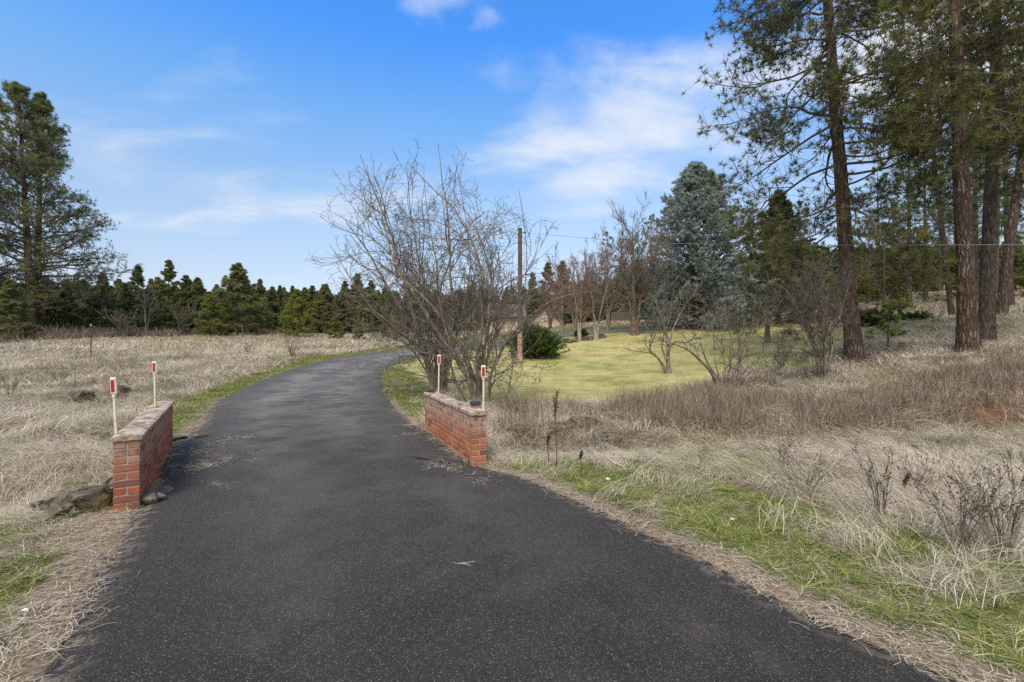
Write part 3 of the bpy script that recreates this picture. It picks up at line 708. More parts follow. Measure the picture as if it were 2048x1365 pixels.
def cover(name, label, metas, bands, sel, hscale=None, tiltamt=.12, seed=1, wind=None, grp=None):
    """bands: (d0, d1, density, xy scale, z scale)"""
    rng = np.random.RandomState(seed); PX, PY, SX, SZ, B = [], [], [], [], []
    nv = len(metas) if grp is None else grp
    for bi, (d0, d1, dn, sx, sz) in enumerate(bands):
        x, y = sample(rng, d0, d1, dn); sd = road_sd(x, y); zn = zones(x, y, sd)
        k = sel(x, y, zn, rng)
        keep = rng.rand(len(x)) < k
        x, y = x[keep], y[keep]; kk = np.asarray(k)[keep]
        PX.append(x); PY.append(y); SX.append(sx * (.75 + .5 * rng.rand(len(x)))); SZ.append(sz * (.65 + .6 * rng.rand(len(x)))); B.append(np.full(len(x), bi))
    x = np.concatenate(PX); y = np.concatenate(PY); sx = np.concatenate(SX); sz = np.concatenate(SZ); B = np.concatenate(B)
    if hscale is not None: sz = sz * hscale(x, y)
    z = terrain0(x, y) + (fbm(x, y, 1.1, 1) - .5) * .14 * np.clip(road_sd(x, y) / .5, 0, 1)
    rot = np.stack([rng.normal(size=len(x)) * tiltamt, rng.normal(size=len(x)) * tiltamt, rng.rand(len(x)) * 6.283], 1)
    if wind is not None: rot[:, 2] = wind(x, y) + rng.normal(size=len(x)) * (.95 if 'straw' not in name else .6)
    idx = rng.randint(0, nv, len(x))
    if grp is not None: idx = idx + grp * np.minimum(B, len(metas) // grp - 1)   # sources are grouped per distance band
    c = patch_col(name + '_patch', metas)
    return scatter(name, label, c, nv, np.stack([x, y, z - .01], 1), np.stack([sx, sx, sz], 1), rot, idx)

BANDS = 4
def bandset(nm, m, spec):
    """spec: per band (nb, rad, h, wd, lean, flat, wind, jag)"""
    out = []
    for b_, s in enumerate(spec):
        for v in range(3):
            nb, rad, h, wd, lean, flat, wind, jag = s
            out.append(patch_mesh('%s_%02d' % (nm, len(out)), 100 * b_ + v + sum(map(ord, nm)), m, nb, rad, h, wd, lean, 3, flat, wind, jag=jag))
    return out
# order in a collection is by name: patches are named with two digits
def patch_col(name, metas):
    c = bpy.data.collections.new(name)
    for i, me in enumerate(metas):
        o = bpy.data.objects.new('%s_%02d' % (name, i), me); c.objects.link(o)
    return c
wind_a = lambda x, y: 2.5 + 4.5 * (vnoise(x, y, 2.6, 2) - .5) * 2
dry_h = lambda x, y: (.45 + 1.0 * fbm(x, y, 1.8, 12) + .25 * (x > 3)) * np.where((x > -1) & (x < 5.5) & (y > 9.6) & (y < 14), .45, 1)
WALLS = []
def notwall(x, y):
    k = np.ones(x.shape)
    for a_, b_ in (((-3.70, 4.50), (-5.27, 7.02)), ((-.41, 5.93), (-1.44, 8.22))):
        k *= seg_dist(x, y, [a_, b_]) > .16
    k *= np.where(seg_dist(x, y, [(-3.9, 4.4), (-4.8, 4.9)]) < .32, .22, 1)
    return k
def sel_dry(x, y, z, rng):
    k = (~z['lawn'] & ~z['litter'] & (z['sd'] > .12)).astype(float)
    k *= np.where(z['green'], np.where(y < 6.3, .16, .06), 1.0) * np.where(z['brown'], .5, 1) * np.where(z['brnl'], .3, 1)
    k *= np.where((x > -.1) & (y < 6.5) & (z['sd'] < 1.0), .35, 1.0)
    k *= .35 + .65 * (fbm(x, y, .9, 21) > .40)
    return k * notwall(x, y)
cover('dry_grass', 'pale matted dry grass covering the field and banks', bandset('dry', M['dry'], [
        (105, .22, .28, .0034, 1.25, .5, 0, .022), (80, .32, .30, .0062, 1.2, .45, 0, .022), (70, .6, .32, .011, 1.0, .35, 0, .02), (60, 1.2, .34, .024, .9, .3, 0, .015)]),
      [(2.0, 7, 46, 1, 1), (7, 15, 24, 1, 1), (15, 30, 8.5, 1, 1), (30, 46, 2.6, 1, .9)], sel_dry, dry_h, .14, 5, wind_a, grp=3)
cover('far_field_grass', 'pale dry grass of the far field', bandset('field', M['dryfar'], [(70, 1.5, .40, .035, .9, .3, 0, .01), (70, 2.4, .42, .05, .8, .3, 0, .01)]),
      [(42, 60, 1.3, 1, 1), (60, 95, .55, 1, 1)], lambda x, y, z, r: (~z['lawn'] & ~z['green'] & (z['sd'] > .4)).astype(float) * np.where(z['brnl'], .3, 1), None, .05, 6, None, grp=3)
def sel_green(x, y, z, rng):
    k = z['green'].astype(float)
    k += ((z['sd'] > .5) & (z['sd'] < 3.2) & (x > 0) & (y < 7) & ~z['green']) * .22 * (fbm(x, y, .5, 33) > .5)
    return np.clip(k, 0, 1) * notwall(x, y)
cover('green_grass', 'short green grass along the driveway verges', bandset('green', M['green'], [
        (46, .09, .15, .0052, 1.1, .45, None, .008), (60, .2, .12, .008, .8, .3, None, .006), (60, .4, .11, .015, .7, .3, None, .006), (60, .8, .12, .03, .6, .2, None, .006)]),
      [(1.9, 6.5, 80, 1, 1), (6.5, 15, 34, 1, .9), (15, 28, 12, 1, .8), (28, 48, 3.5, 1, .8)], sel_green, lambda x, y: .45 + .95 * fbm(x, y, .6, 31), .12, 7, None, grp=3)
cover('lawn_grass', 'mown yellow green lawn grass', bandset('lawn', M['lawn'], [
        (70, .3, .045, .008, .8, .3, None, .004), (70, .5, .05, .014, .7, .3, None, .004), (60, .9, .06, .03, .6, .2, None, .004)]),
      [(11, 20, 18, 1, 1.3), (20, 31, 6, 1, 1.2), (31, 46, 2, 1, 1)], lambda x, y, z, r: z['lawn'] * (.25 + .75 * (fbm(x, y, 1.2, 41) > .42)), None, .05, 8, None, grp=3)
def sel_brown(x, y, z, rng):
    return (z['brown'] * .95 * (fbm(x, y, 1.0, 51) > .36) + z['brnl'] * 1.0 + z['band'] * .3) * notwall(x, y)
cover('brown_brush', 'low brown twiggy brush on the right bank and beneath the left pines', bandset('brown', M['brown'], [
        (40, .25, .52, .006, .35, .1, None, .03), (42, .4, .52, .010, .35, .1, None, .035), (46, .8, .6, .022, .35, .1, None, .05), (60, 1.4, .9, .05, .35, .1, None, .07)]),
      [(6, 12.5, 20, 1, 1), (12.5, 18, 8, 1, .9), (18, 32, 2.2, 1, .9), (40, 70, .9, 1, 1)], sel_brown, lambda x, y: (.5 + .9 * fbm(x, y, 1.3, 52)) * np.where((x > 6) & (y > 12.5) & (y < 25), .5, 1.15), .1, 9, None, grp=3)
def sel_straw(x, y, z, rng):
    near = lambda cx, cy, r_: np.exp(-(np.hypot(x - cx, y - cy) / r_) ** 2)
    drift = .5 * (near(-3.1, 4.9, .28) + near(-3.75, 5.9, .3) + near(-4.3, 7.2, .4) + near(-.85, 6.0, .3) + near(-1.6, 7.6, .3) + near(-2.0, 8.4, .35)) * (fbm(x, y, .3, 66) > .45) * (z['sd'] < 0)
    k = (z['litter'] & (z['sd'] > -.02)) * .75 + ((z['sd'] > -.07) & (z['sd'] < 0)) * .25
    k += ((z['sd'] > -.45) & (z['sd'] <= -.1) & (fbm(x, y, .5, 61) > .6)) * .14 * (x < 0)
    k += ((z['sd'] > 0) & (z['sd'] < 1.4) & (y < 7)) * .18
    k += (z['brown'] * .2) + drift
    return np.clip(k, 0, 1)
def straw_set():
    out = []
    for v in range(4):
        r = np.random.RandomState(700 + v); nb = 34
        c = r.normal(size=(nb, 2)) * .10; a = r.normal(size=nb) * .8; l = .04 + .10 * r.rand(nb)
        d = np.stack([np.cos(a), np.sin(a)], 1); q = np.stack([-d[:, 1], d[:, 0]], 1); z = .004 + .02 * r.rand(nb)
        bend = r.normal(size=nb)[:, None] * .02
        w_ = (.0007 + .0012 * r.rand(nb))[:, None]
        pts = [c - d * l[:, None] / 2, c + q * bend, c + d * l[:, None] / 2]
        V = []
        for i, p in enumerate(pts):
            zz = (z + .012 * r.rand(nb))[:, None]
            V.append(np.concatenate([p - q * w_, zz], 1)); V.append(np.concatenate([p + q * w_, zz], 1))
        V = np.stack(V, 1).reshape(-1, 3); i = np.arange(nb) * 6
        Fq = np.concatenate([np.stack([i, i + 1, i + 3, i + 2], 1), np.stack([i + 2, i + 3, i + 5, i + 4], 1)])
        out.append(mesh('straw_%02d' % v, V, [Fq], M['straw'], {'tone': np.repeat(r.rand(nb), 6)}))
    return out
edge_ang = lambda x, y: np.where(x > -.5, R(-33), R(50)) + 0 * y
cover('fallen_straw', 'fallen straw and pine needles along the asphalt edge', straw_set(), [(1.8, 6.5, 110, 1, 1), (6.5, 13, 40, 1.2, 1)], sel_straw, None, .06, 10, edge_ang)

# ------------------------------------------------------------------ brick walls
BR = [bevel_box('brick_block', .200, .094, .062, M['brick'], .005, np.random.RandomState(i), .0012) for i in range(5)]
HD = [bevel_box('brick_header', .094, .200, .062, M['brick'], .005, np.random.RandomState(20 + i), .0012) for i in range(4)]
def lumpy_slab(name, Lx, Ly, h, m, seed, over=.018):
    r = np.random.RandomState(seed); nx, ny = int(Lx / .035), 8
    xs = np.linspace(-over, Lx + over, nx); ys = np.linspace(-Ly / 2 - over, Ly / 2 + over, ny)
    X, Y = np.meshgrid(xs, ys, indexing='ij')
    Z = h + (fbm(X, Y, .09, seed) - .5) * .022 - .012 * (np.abs(Y) > Ly / 2)
    X = X + r.normal(size=X.shape) * .002
    top = np.stack([X, Y, Z], -1).reshape(-1, 3)
    rim = [(i, 0) for i in range(nx)] + [(nx - 1, j) for j in range(1, ny)] + [(i, ny - 1) for i in range(nx - 2, -1, -1)] + [(0, j) for j in range(ny - 2, 0, -1)]
    ri = np.array([i * ny + j for i, j in rim]); bot = top[ri].copy(); bot[:, 2] = r.normal(size=len(ri)) * .002
    i = (np.arange(nx - 1)[:, None] * ny + np.arange(ny - 1)[None])
    Fq = np.stack([i, i + ny, i + ny + 1, i + 1], -1).reshape(-1, 4)
    nb = len(ri); b0 = len(top); k = np.arange(nb); k2 = (k + 1) % nb
    Fs = np.stack([ri[k], b0 + k, b0 + k2, ri[k2]], 1)
    Fs = Fs[:, ::-1]
    return mesh(name, np.concatenate([top, bot]), [np.concatenate([Fq, Fs])], m)
def brick_wall(name, p0, p1, base, label, courses=9, bleach=1.0, seed=1, heads=(5, 3, 1)):
    """p0 near end, p1 far end on the wall's centre line; heads = header courses counted from the bottom"""
    rng = np.random.RandomState(seed)
    p0 = np.array(p0); p1 = np.array(p1); Ln = np.hypot(*(p1 - p0)); ang = math.atan2(p1[1] - p0[1], p1[0] - p0[0])
    t = thing(name, label, 'wall', (p0[0], p0[1], base), ang)
    pit = .2135; nL = round(Ln / pit); Ln = nL * pit - .0135
    ch = .0737
    a = Acc(); box(a, .006, Ln - .006, -.094, .094, -.02, courses * ch - .002)
    obj('mortar', a.build('mortar', M['mortar']), t)
    for c in range(courses):
        z = c * ch
        bl = np.clip((c - courses * .30) / (courses * .5), 0, 1) * bleach
        if c in heads:
            n = nL * 2
            for i in range(n):
                o = obj('brick', HD[rng.randint(4)], t, ((i + .5) * (Ln + .0135) / n - .007 + .0, rng.normal() * .0015, z))
                o.rotation_euler = (0, 0, rng.normal() * .006 + (math.pi if rng.rand() < .5 else 0)); o['bleach'] = float(max(0, bl * .7 + rng.normal() * .12)); o['grime'] = .15
        else:
            off = 0 if c % 2 == 0 else pit / 2
            for s in (-1, 1):
                xx = 0.0
                while xx < Ln - .05:
                    half = (off > 0 and (xx == 0.0 or xx > Ln - .15))
                    w_ = .0935 if half else .200
                    me = HD[rng.randint(4)] if half else BR[rng.randint(5)]
                    o = obj('brick', me, t, (xx + w_ / 2, s * .053 + rng.normal() * .0012, z))
                    if half: o.scale = (1, .47, 1)
                    o.rotation_euler = (0, 0, rng.normal() * .005 + (math.pi if rng.rand() < .5 else 0))
                    farend = xx > Ln - .3
                    o['bleach'] = float(max(0, bl * (.35 if farend and c < 6 else 1) + rng.normal() * .14)); o['grime'] = float(.8 if c >= courses - 2 and rng.rand() < .6 else .2)
                    xx += w_ + .0135
    cp = lumpy_slab('coping', Ln, .2, .048, M['coping'], seed + 3)
    obj('coping', cp, t, (0, 0, courses * ch))
    # dark mortar bed line under the coping
    a = Acc(); box(a, .004, Ln - .004, -.097, .097, -.0, .004)
    a2 = Acc(); V, Fq = box_v(-.03, .25, -.13, .13, -.22, -.02); V = V + rng.normal(size=V.shape) * .02; a2.add(V, Fq)
    obj('footing', a2.build('footing', M['footing']), t)
    return t, Ln, ang
# face corners measured: left wall road face from (-3.60,4.45) to (-5.16,7.0); right wall road face (-.51,5.87) to (-1.545,8.17)
def offs(a, b, d):
    a = np.array(a); b = np.array(b); u = (b - a) / np.hypot(*(b - a)); n_ = np.array([u[1], -u[0]]); return a + n_ * d, b + n_ * d
lw = offs((-3.60, 4.45), (-5.16, 7.0), -.1); rw = offs((-.51, 5.87), (-1.545, 8.17), .1)
wallL, LL, angL = brick_wall('brick_wall', lw[0], lw[1], .005, 'low red brick culvert wall on the left side of the driveway, with no lamps on its coping', seed=4, bleach=.5)
wallR, LR, angR = brick_wall('brick_wall', rw[0], rw[1], .005, 'low brick culvert wall with whitened bricks on the right of the driveway, dark lamps on top', seed=8, bleach=.95)
TOP = .005 + 9 * .0737 + .048
def reflector(px, py_base, d, py_top, label, lean=(0, 0)):
    x, y = (px - 1024) / F * d, d
    zb = TOP - .01; h = zt(py_top, d) - zb
    t = thing('reflector_marker', label, 'reflector', (x, y, zb), 0, 'red reflector posts at the brick walls'); t.rotation_euler = (lean[0], lean[1], 0)
    hh = .165; ph = h - hh
    a = Acc(); P = np.array([[(0, 0, -.35), (0, 0, ph * .5), (0, 0, ph)]], float); tubes(a, P, np.array([[.0135, .013, .0125]]), 10)
    tubes(a, np.array([[(0, 0, ph - .03), (0, 0, ph + .0)]], float), np.array([[.019, .019]]), 10)
    obj('post', a.build('post', M['cream'], True), t)
    me = bevel_box('reflector_head', .062, .022, hh, M['cream'], .007)
    hd = obj('head', me, t, (0, 0, ph))
    for s in (-1, 1):
        o = obj('lens', bevel_box('reflector_lens', .036, .006, hh - .045, M['lens'], .002), hd, (0, s * .0125, .02))
        o = obj('rim', bevel_box('reflector_rim', .050, .003, hh - .027, M['lensedge'], .001), hd, (0, s * .0112, .011))
    return t
reflector(232.5, 868, 4.50, 755, 'nearest of the four red reflector posts, at the near end of the left brick wall', (0, R(-3)))
reflector(310.5, 808, 6.35, 723, 'red reflector post at the far end of the left brick wall', (0, R(-1)))
reflector(967, 823, 6.10, 731, 'red reflector post at the near end of the right brick wall, beside a dark lamp', (0, 0))
reflector(877, 781, 8.05, 710, 'red reflector post at the far end of the right brick wall', (0, R(1)))
def wall_lamp(px, d, label, block):
    x, y = (px - 1024) / F * d, d
    t = thing('solar_lamp', label, 'lamp', (x, y, TOP - .006), angR - R(90), 'dark solar lamps on the right brick wall')
    z0 = 0
    if block:
        obj('block', bevel_box('lamp_block', .10, .085, .045, M['block'], .004), t); z0 = .045
    obj('housing', bevel_box('lamp_housing', .13, .10, .04, M['blackpl'], .006), t, (0, 0, z0))
    a = Acc(); V = np.array([(-.068, -.052, 0), (.068, -.052, 0), (.068, .052, 0), (-.068, .052, 0), (-.05, -.04, .014), (.05, -.04, .014), (.05, .04, .014), (-.05, .04, .014)], float)
    a.add(V, np.array([(0, 1, 5, 4), (1, 2, 6, 5), (2, 3, 7, 6), (3, 0, 4, 7), (3, 2, 1, 0)])); obj('hood', a.build('hood', M['blackpl']), t, (0, 0, z0 + .04))
    obj('solar_panel', bevel_box('lamp_panel', .085, .065, .004, M['solar'], .001), t, (0, 0, z0 + .054))
wall_lamp(862, 8.1, 'dark solar lamp lying on the far end of the right brick wall', False)
wall_lamp(951, 6.2, 'dark solar lamp on a small block at the near end of the right brick wall', True)

# ------------------------------------------------------------------ rocks
def rock(name, x, y, s, label, cat='rock', m='rock', seed=0, group=None, dz=0, n=4):
    import bmesh
    bm = bmesh.new(); bmesh.ops.create_icosphere(bm, subdivisions=n, radius=1)
    rp = random.Random(seed * 13 + 5); PL = [(Vector((rp.gauss(0, 1), rp.gauss(0, 1), rp.gauss(0, 1))).normalized(), .45 + .35 * rp.random()) for _ in range(11)]
    for v in bm.verts:
        p = v.co * 1.3 + Vector((seed * 7.7, 0, 0))
        k = 1 + .3 * mnoise.noise(p)
        q = v.co * k
        for nn_, dd_ in PL:
            e = q.dot(nn_) - dd_
            if e > 0: q = q - nn_ * e
        q = q * (1 + .07 * mnoise.noise(p * 3) + .05 * mnoise.noise(p * 8))
        v.co = Vector((q.x * s[0], q.y * s[1], q.z * s[2])) * 1.15
    me = bpy.data.meshes.new(name); bm.to_mesh(me); bm.free(); me.materials.append(M[m])
    o = obj(name, me, None, (x, y, gz(x, y) + dz + s[2] * .15)); o.rotation_euler = (0, 0, seed * 1.3)
    o['label'] = label; o['category'] = cat
    if group: o['group'] = group
    return o
RK = [(-3.98, 4.42, (.20, .13, .12), 'lichened basalt rock tight against the near end of the left brick wall', 'rock', .0),
      (-4.22, 4.62, (.24, .15, .13), 'grey basalt rock leaning behind the left wall end, second out from the bricks', 'rock', .02),
      (-4.52, 4.60, (.22, .16, .10), 'flat grey rock in the left heap, third out from the bricks', 'rock', .0),
      (-4.30, 5.00, (.28, .17, .16), 'largest grey rock of the heap behind the left brick wall', 'rock', .05),
      (-4.75, 5.15, (.26, .18, .13), 'moss topped rock above the heap beside the left wall', 'mossrock', .06),
      (-4.15, 4.22, (.16, .10, .07), 'small low rock at the foot of the left heap nearest the asphalt', 'rock', -.01),
      (-4.80, 4.75, (.18, .12, .09), 'brown mossy rock at the outer end of the left heap', 'mossrock', .0)]
for i, (x, y, s, lb, m_, dz) in enumerate(RK): rock('basalt_rock', x, y, s, lb, m=m_, seed=i + 1, group='rocks heaped by the left brick wall', dz=dz + .08)
x, y = hit(135, 812); rock('field_rock', x, y + .3, (.42, .25, .17), 'dark rock pile showing in the dry grass left of the left wall', m='rock', seed=11, dz=.12)
x, y = hit(216, 800); rock('field_rock', x, y + .3, (.30, .26, .24), 'dark rounded boulder directly behind the nearest reflector post', m='rock', seed=12, dz=.14)
for i, (px, py, s, lb) in enumerate([(1125, 862, (.30, .2, .16), 'yellow mossy rock on the ditch bank right of the tall dead dock stalk'), (1170, 858, (.42, .25, .2), 'long dark mossy rock set in the top of the ditch bank'),
        (1205, 885, (.32, .22, .16), 'moss covered rock low on the ditch bank below the long dark one'), (1032, 868, (.2, .15, .12), 'small mossy rock between the right wall and the dock stalk'),
        (1448, 850, (.22, .18, .14), 'bright yellow mossy hump among brown brush on the right bank'), (1105, 905, (.18, .12, .1), 'low moss lump at the foot of the dock stalk'),
        (1660, 858, (.3, .16, .14), 'dark hollow sided clod in the brown brush under the red barked pine'), (1232, 842, (.25, .2, .15), 'mossy rock at the edge of the brown brush right of the bank')]):
    x, y = hit(px, py); rock('mossy_rock', x, y, s, lb, m='mossrock' if i != 6 else 'rock', seed=20 + i, group='mossy rocks along the ditch bank')
# rubble of broken asphalt beside the walls
for i, (x, y, s, lb) in enumerate([(-3.63, 4.55, (.10, .17, .05), 'black chunk of broken asphalt leaning on the near end of the left brick wall'), (-3.70, 4.82, (.07, .16, .05), 'second black asphalt chunk along the foot of the left wall'),
        (-5.35, 7.35, (.20, .14, .045), 'broken grey asphalt lump at the far end of the left wall'), (-5.1, 7.5, (.12, .10, .04), 'small asphalt lump on the driveway edge past the left wall'),
        (-.62, 6.0, (.07, .12, .05), 'dark asphalt lump at the near end of the right brick wall')]):
    rock('asphalt_chunk', x, y, s, lb, 'rubble', 'rubble', 40 + i, 'broken asphalt lumps by the walls', dz=.02, n=2)
r_ = np.random.RandomState(5)
ORD = ['leftmost', 'second', 'third', 'fourth', 'fifth', 'sixth', 'middle', 'sixth last', 'fifth last', 'fourth last', 'third last', 'second last', 'rightmost']
for i in range(13):
    px = 1108 + i * 8.2; d = 33.5 + .25 * i + r_.normal() * .15
    x, y, z = at(px, d)
    rock('border_stone', x, y, (.26 + .1 * r_.rand(), .22, .2 + .1 * r_.rand()), '%s grey stone of the low border row under the bare trees' % ORD[i], 'stone', 'rock', 60 + i, 'stones of the low border under the bare trees', dz=.05, n=2)
x, y = hit(1320, 1143); 
for i, (px, py, s, lb) in enumerate([(1465, 1044, .022, 'white scrap lying in the green verge'), (1215, 962, .035, 'pale crumpled scrap in the verge near the ditch'), (52, 1227, .03, 'small white pebble among straw left of the asphalt')]):
    h_ = hit(px, py); rock('litter_scrap', h_[0], h_[1], (s, s * .7, s * .4), lb, 'scrap', 'white', 80 + i, n=1, dz=.02)

# ------------------------------------------------------------------ bare trees and shrubs
def bare(seed, stems, levels, kt=5, base_r=None):
    """stems: (P (n,3) list, r0); levels: dicts. Returns trunk mesh accumulator and crown accumulator."""
    rng = np.random.RandomState(seed); tr, crn = Acc(), Acc()
    n0 = 14; Ps, Rs = [], []
    for pts, r0 in stems:
        p = np.array(pts, float); s = np.concatenate([[0], np.cumsum(np.linalg.norm(p[1:] - p[:-1], axis=1))]); u = np.linspace(0, s[-1], n0)
        q = np.stack([np.interp(u, s, p[:, k]) for k in range(3)], 1)
        for _ in range(2): q[1:-1] = (q[:-2] + 2 * q[1:-1] + q[2:]) / 4
        q[1:-1] += rng.normal(size=(n0 - 2, 3)) * .02 * s[-1] / n0 * 2
        Ps.append(q); Rs.append(r0 * (1 - .88 * np.linspace(0, 1, n0) ** .8) * (1 + .3 * np.exp(-np.linspace(0, 1, n0) * 12)))
    P, Rr = np.array(Ps), np.array(Rs)
    tubes(tr, P, Rr, 7)
    for li, lv in enumerate(levels):
        o, d, t, r, idx = sprout(rng, P, Rr, lv['n'], lv.get('t0', .2), lv.get('t1', 1), lv['ang'], lv.get('sp', .25))
        Lp = np.linalg.norm(P[:, 1:] - P[:, :-1], axis=2).sum(1)[idx]
        ln = lv['len'] * (.45 + 1.1 * rng.rand(len(o))) if lv.get('abs') else Lp * lv['len'] * (.5 + .8 * rng.rand(len(o))) * (1.15 - .6 * t)
        n_ = lv.get('seg', 6)
        P2 = grow(rng, o, d, ln, n_, lv.get('trop', (0, 0, .3)), lv.get('wob', .25), lv.get('curl', .3))
        if 'floor' in lv: P2[..., 2] = np.maximum(P2[..., 2], lv['floor'])
        rr0 = np.minimum(r * lv.get('rr', .6), lv.get('rmax', 9)); R2 = rr0[:, None] * (1 - .8 * np.linspace(0, 1, n_)[None])
        R2 = np.maximum(R2, lv.get('rmin', .002))
        tubes(crn, P2, R2, lv.get('k', 3 if li else 4))
        if lv.get('chain', True): P, Rr = P2, R2
    return tr, crn
def make_bare(name, label, cat, loc, acc, mt, mc, group=None, scale=None, rz=0):
    t = thing(name, label, cat, loc, rz, group, scale)
    obj('trunk' if 'tree' in name else 'stem', acc[0].build(name + '_trunk', M[mt], True), t)
    obj('crown', acc[1].build(name + '_crown', M[mc], True), t, kind='stuff')
    return t
def copy_thing(src, loc, rz, label, scale=1.0, group=None):
    c = src.copy(); COL.objects.link(c); c.location = loc; c.rotation_euler = (0, 0, rz); c.scale = (scale,) * 3 if np.isscalar(scale) else scale
    c['label'] = label
    if group: c['group'] = group
    for ch in list(src.children):
        k = ch.copy(); COL.objects.link(k); k.parent = c
        for g_ in ch.children:
            k2 = g_.copy(); COL.objects.link(k2); k2.parent = k
    return c

# the big tangled bare tree behind the right wall, two plants of crossing stems
def trace(pts, d0, dd, base):
    """sighted course of a limb, drifting in depth from d0 by dd along its length; relative to base"""
    out = []
    for i, (px, py) in enumerate(pts):
        d = d0 + dd * (i / (len(pts) - 1)) ** 1.2
        p = P3(px, py, d); out.append(p - base)
    return out
bx, by = (880 - 1024) / F * 13.6, 13.6; bA = np.array([bx, by, gz(bx, by)])
stA = [([(868, 785), (858, 730), (846, 690), (815, 640), (770, 560), (720, 480), (690, 440)], .6, .085), ([(872, 785), (862, 740), (850, 700), (830, 640), (806, 560), (775, 440), (745, 380), (720, 310)], -.7, .075),
       ([(878, 785), (875, 730), (862, 690), (838, 600), (800, 520), (740, 470), (665, 425)], 1.0, .06), ([(880, 785), (880, 740), (890, 690), (880, 620), (840, 560), (790, 500), (745, 440), (735, 330)], 1.8, .06),
       ([(885, 785), (893, 740), (896, 690), (900, 620), (905, 540), (898, 470), (890, 380), (876, 286)], .5, .07), ([(876, 785), (868, 740), (852, 700), (810, 670), (760, 640), (700, 560), (660, 490)], -1.3, .05),
       ([(884, 785), (888, 720), (880, 660), (850, 590), (830, 480), (815, 400), (812, 325)], -1.0, .05), ([(880, 785), (872, 700), (880, 600), (870, 500), (850, 420), (848, 330)], 1.5, .045),
       ([(890, 785), (902, 700), (930, 620), (945, 540), (935, 470), (925, 400), (912, 330)], 1.2, .05), ([(870, 785), (850, 740), (822, 690), (780, 665), (745, 620), (700, 600), (668, 560)], .4, .035)]
accA = bare(21, [(trace(p, 13.6, dd, bA), r) for p, dd, r in stA],
            [dict(n=15, ang=.8, sp=.35, len=.34, t0=.10, t1=.8, seg=13, trop=(0, -.1, .35), wob=.12, curl=2.3, rr=.6, rmax=.022, rmin=.0065, k=4),
             dict(n=7, ang=.8, len=.55, seg=8, trop=(0, 0, .3), wob=.12, curl=2.0, rr=.7, rmin=.005), dict(n=3, ang=.9, len=.45, seg=4, wob=.12, curl=1.2, rr=.7, rmin=.004)])
make_bare('bare_tree', 'large tangled leafless tree with many trunks behind the far end of the right wall', 'tree', tuple(bA), accA, 'trunk_l', 'twig_g', 'tangled bare trees beside the right brick wall')
bx, by = (955 - 1024) / F * 11.8, 11.8; bB = np.array([bx, by, gz(bx, by)])
stB = [([(958, 815), (950, 770), (945, 735), (925, 700), (900, 650), (850, 600), (800, 560), (775, 500), (760, 400)], .9, .085), ([(962, 815), (955, 765), (950, 735), (960, 690), (975, 620), (968, 560), (945, 470), (900, 400), (870, 385), (830, 350), (815, 325)], -.5, .065),
       ([(955, 815), (940, 760), (918, 720), (880, 680), (840, 610), (800, 540), (730, 520), (700, 470)], -.9, .06), ([(930, 815), (912, 765), (895, 715), (880, 660), (840, 620)], .9, .05),
       ([(975, 815), (978, 770), (985, 730), (1000, 690), (1040, 650), (1080, 610), (1130, 590), (1200, 580)], -1.1, .045), ([(965, 815), (960, 750), (965, 690), (990, 600), (975, 520), (960, 450), (930, 420), (905, 390)], .8, .055),
       ([(960, 815), (965, 750), (980, 690), (1010, 610), (1030, 560), (1060, 550), (1080, 500), (1083, 430)], 1.2, .035), ([(958, 815), (950, 740), (960, 660), (985, 560), (1010, 500), (1000, 470), (970, 480), (950, 520)], -.2, .04),
       ([(962, 815), (968, 740), (985, 680), (1040, 600), (1060, 540), (1048, 450), (1038, 380)], -1.4, .03), ([(955, 815), (935, 750), (900, 690), (870, 610), (900, 500), (940, 440), (985, 408), (978, 430), (965, 425)], -.7, .045)]
accB = bare(22, [(trace(p, 11.8, dd, bB), r) for p, dd, r in stB],
            [dict(n=13, ang=.85, sp=.35, len=.32, t0=.10, t1=.75, seg=13, trop=(0, -.1, .3), wob=.12, curl=2.6, rr=.6, rmax=.02, rmin=.006, k=4),
             dict(n=7, ang=.8, len=.55, seg=8, trop=(0, 0, .25), wob=.12, curl=2.2, rr=.7, rmin=.0046), dict(n=3, ang=.9, len=.45, seg=4, wob=.12, curl=1.2, rr=.7, rmin=.0036)])
make_bare('bare_tree', 'leafless tree with arching looping shoots close behind the near end of the right wall', 'tree', tuple(bB), accB, 'trunk_l', 'twig_g', 'tangled bare trees beside the right brick wall')
# thin sapling with loops right of the wall
bx, by = (1012 - 1024) / F * 10.2, 10.2; bC = np.array([bx, by, gz(bx, by)])
accC = bare(23, [(trace([(1012, 830), (1016, 780), (1025, 735), (1040, 690), (1060, 650)], 10.2, .3, bC), .022), (trace([(1014, 800), (1000, 760), (985, 720), (990, 690)], 10.2, -.3, bC), .012), (trace([(1016, 790), (1040, 750), (1075, 730), (1100, 745)], 10.2, .2, bC), .012)],
            [dict(n=8, ang=.9, len=.5, t0=.25, seg=10, trop=(0, 0, -.1), wob=.4, curl=2.6, rmin=.005), dict(n=4, ang=.8, len=.6, seg=8, wob=.4, curl=2.0, rmin=.004)])
make_bare('bare_sapling_tree', 'thin leafless sapling with curling drooping twigs at the lawn edge right of the wall', 'tree', tuple(bC), accC, 'twig_g', 'twig_g')

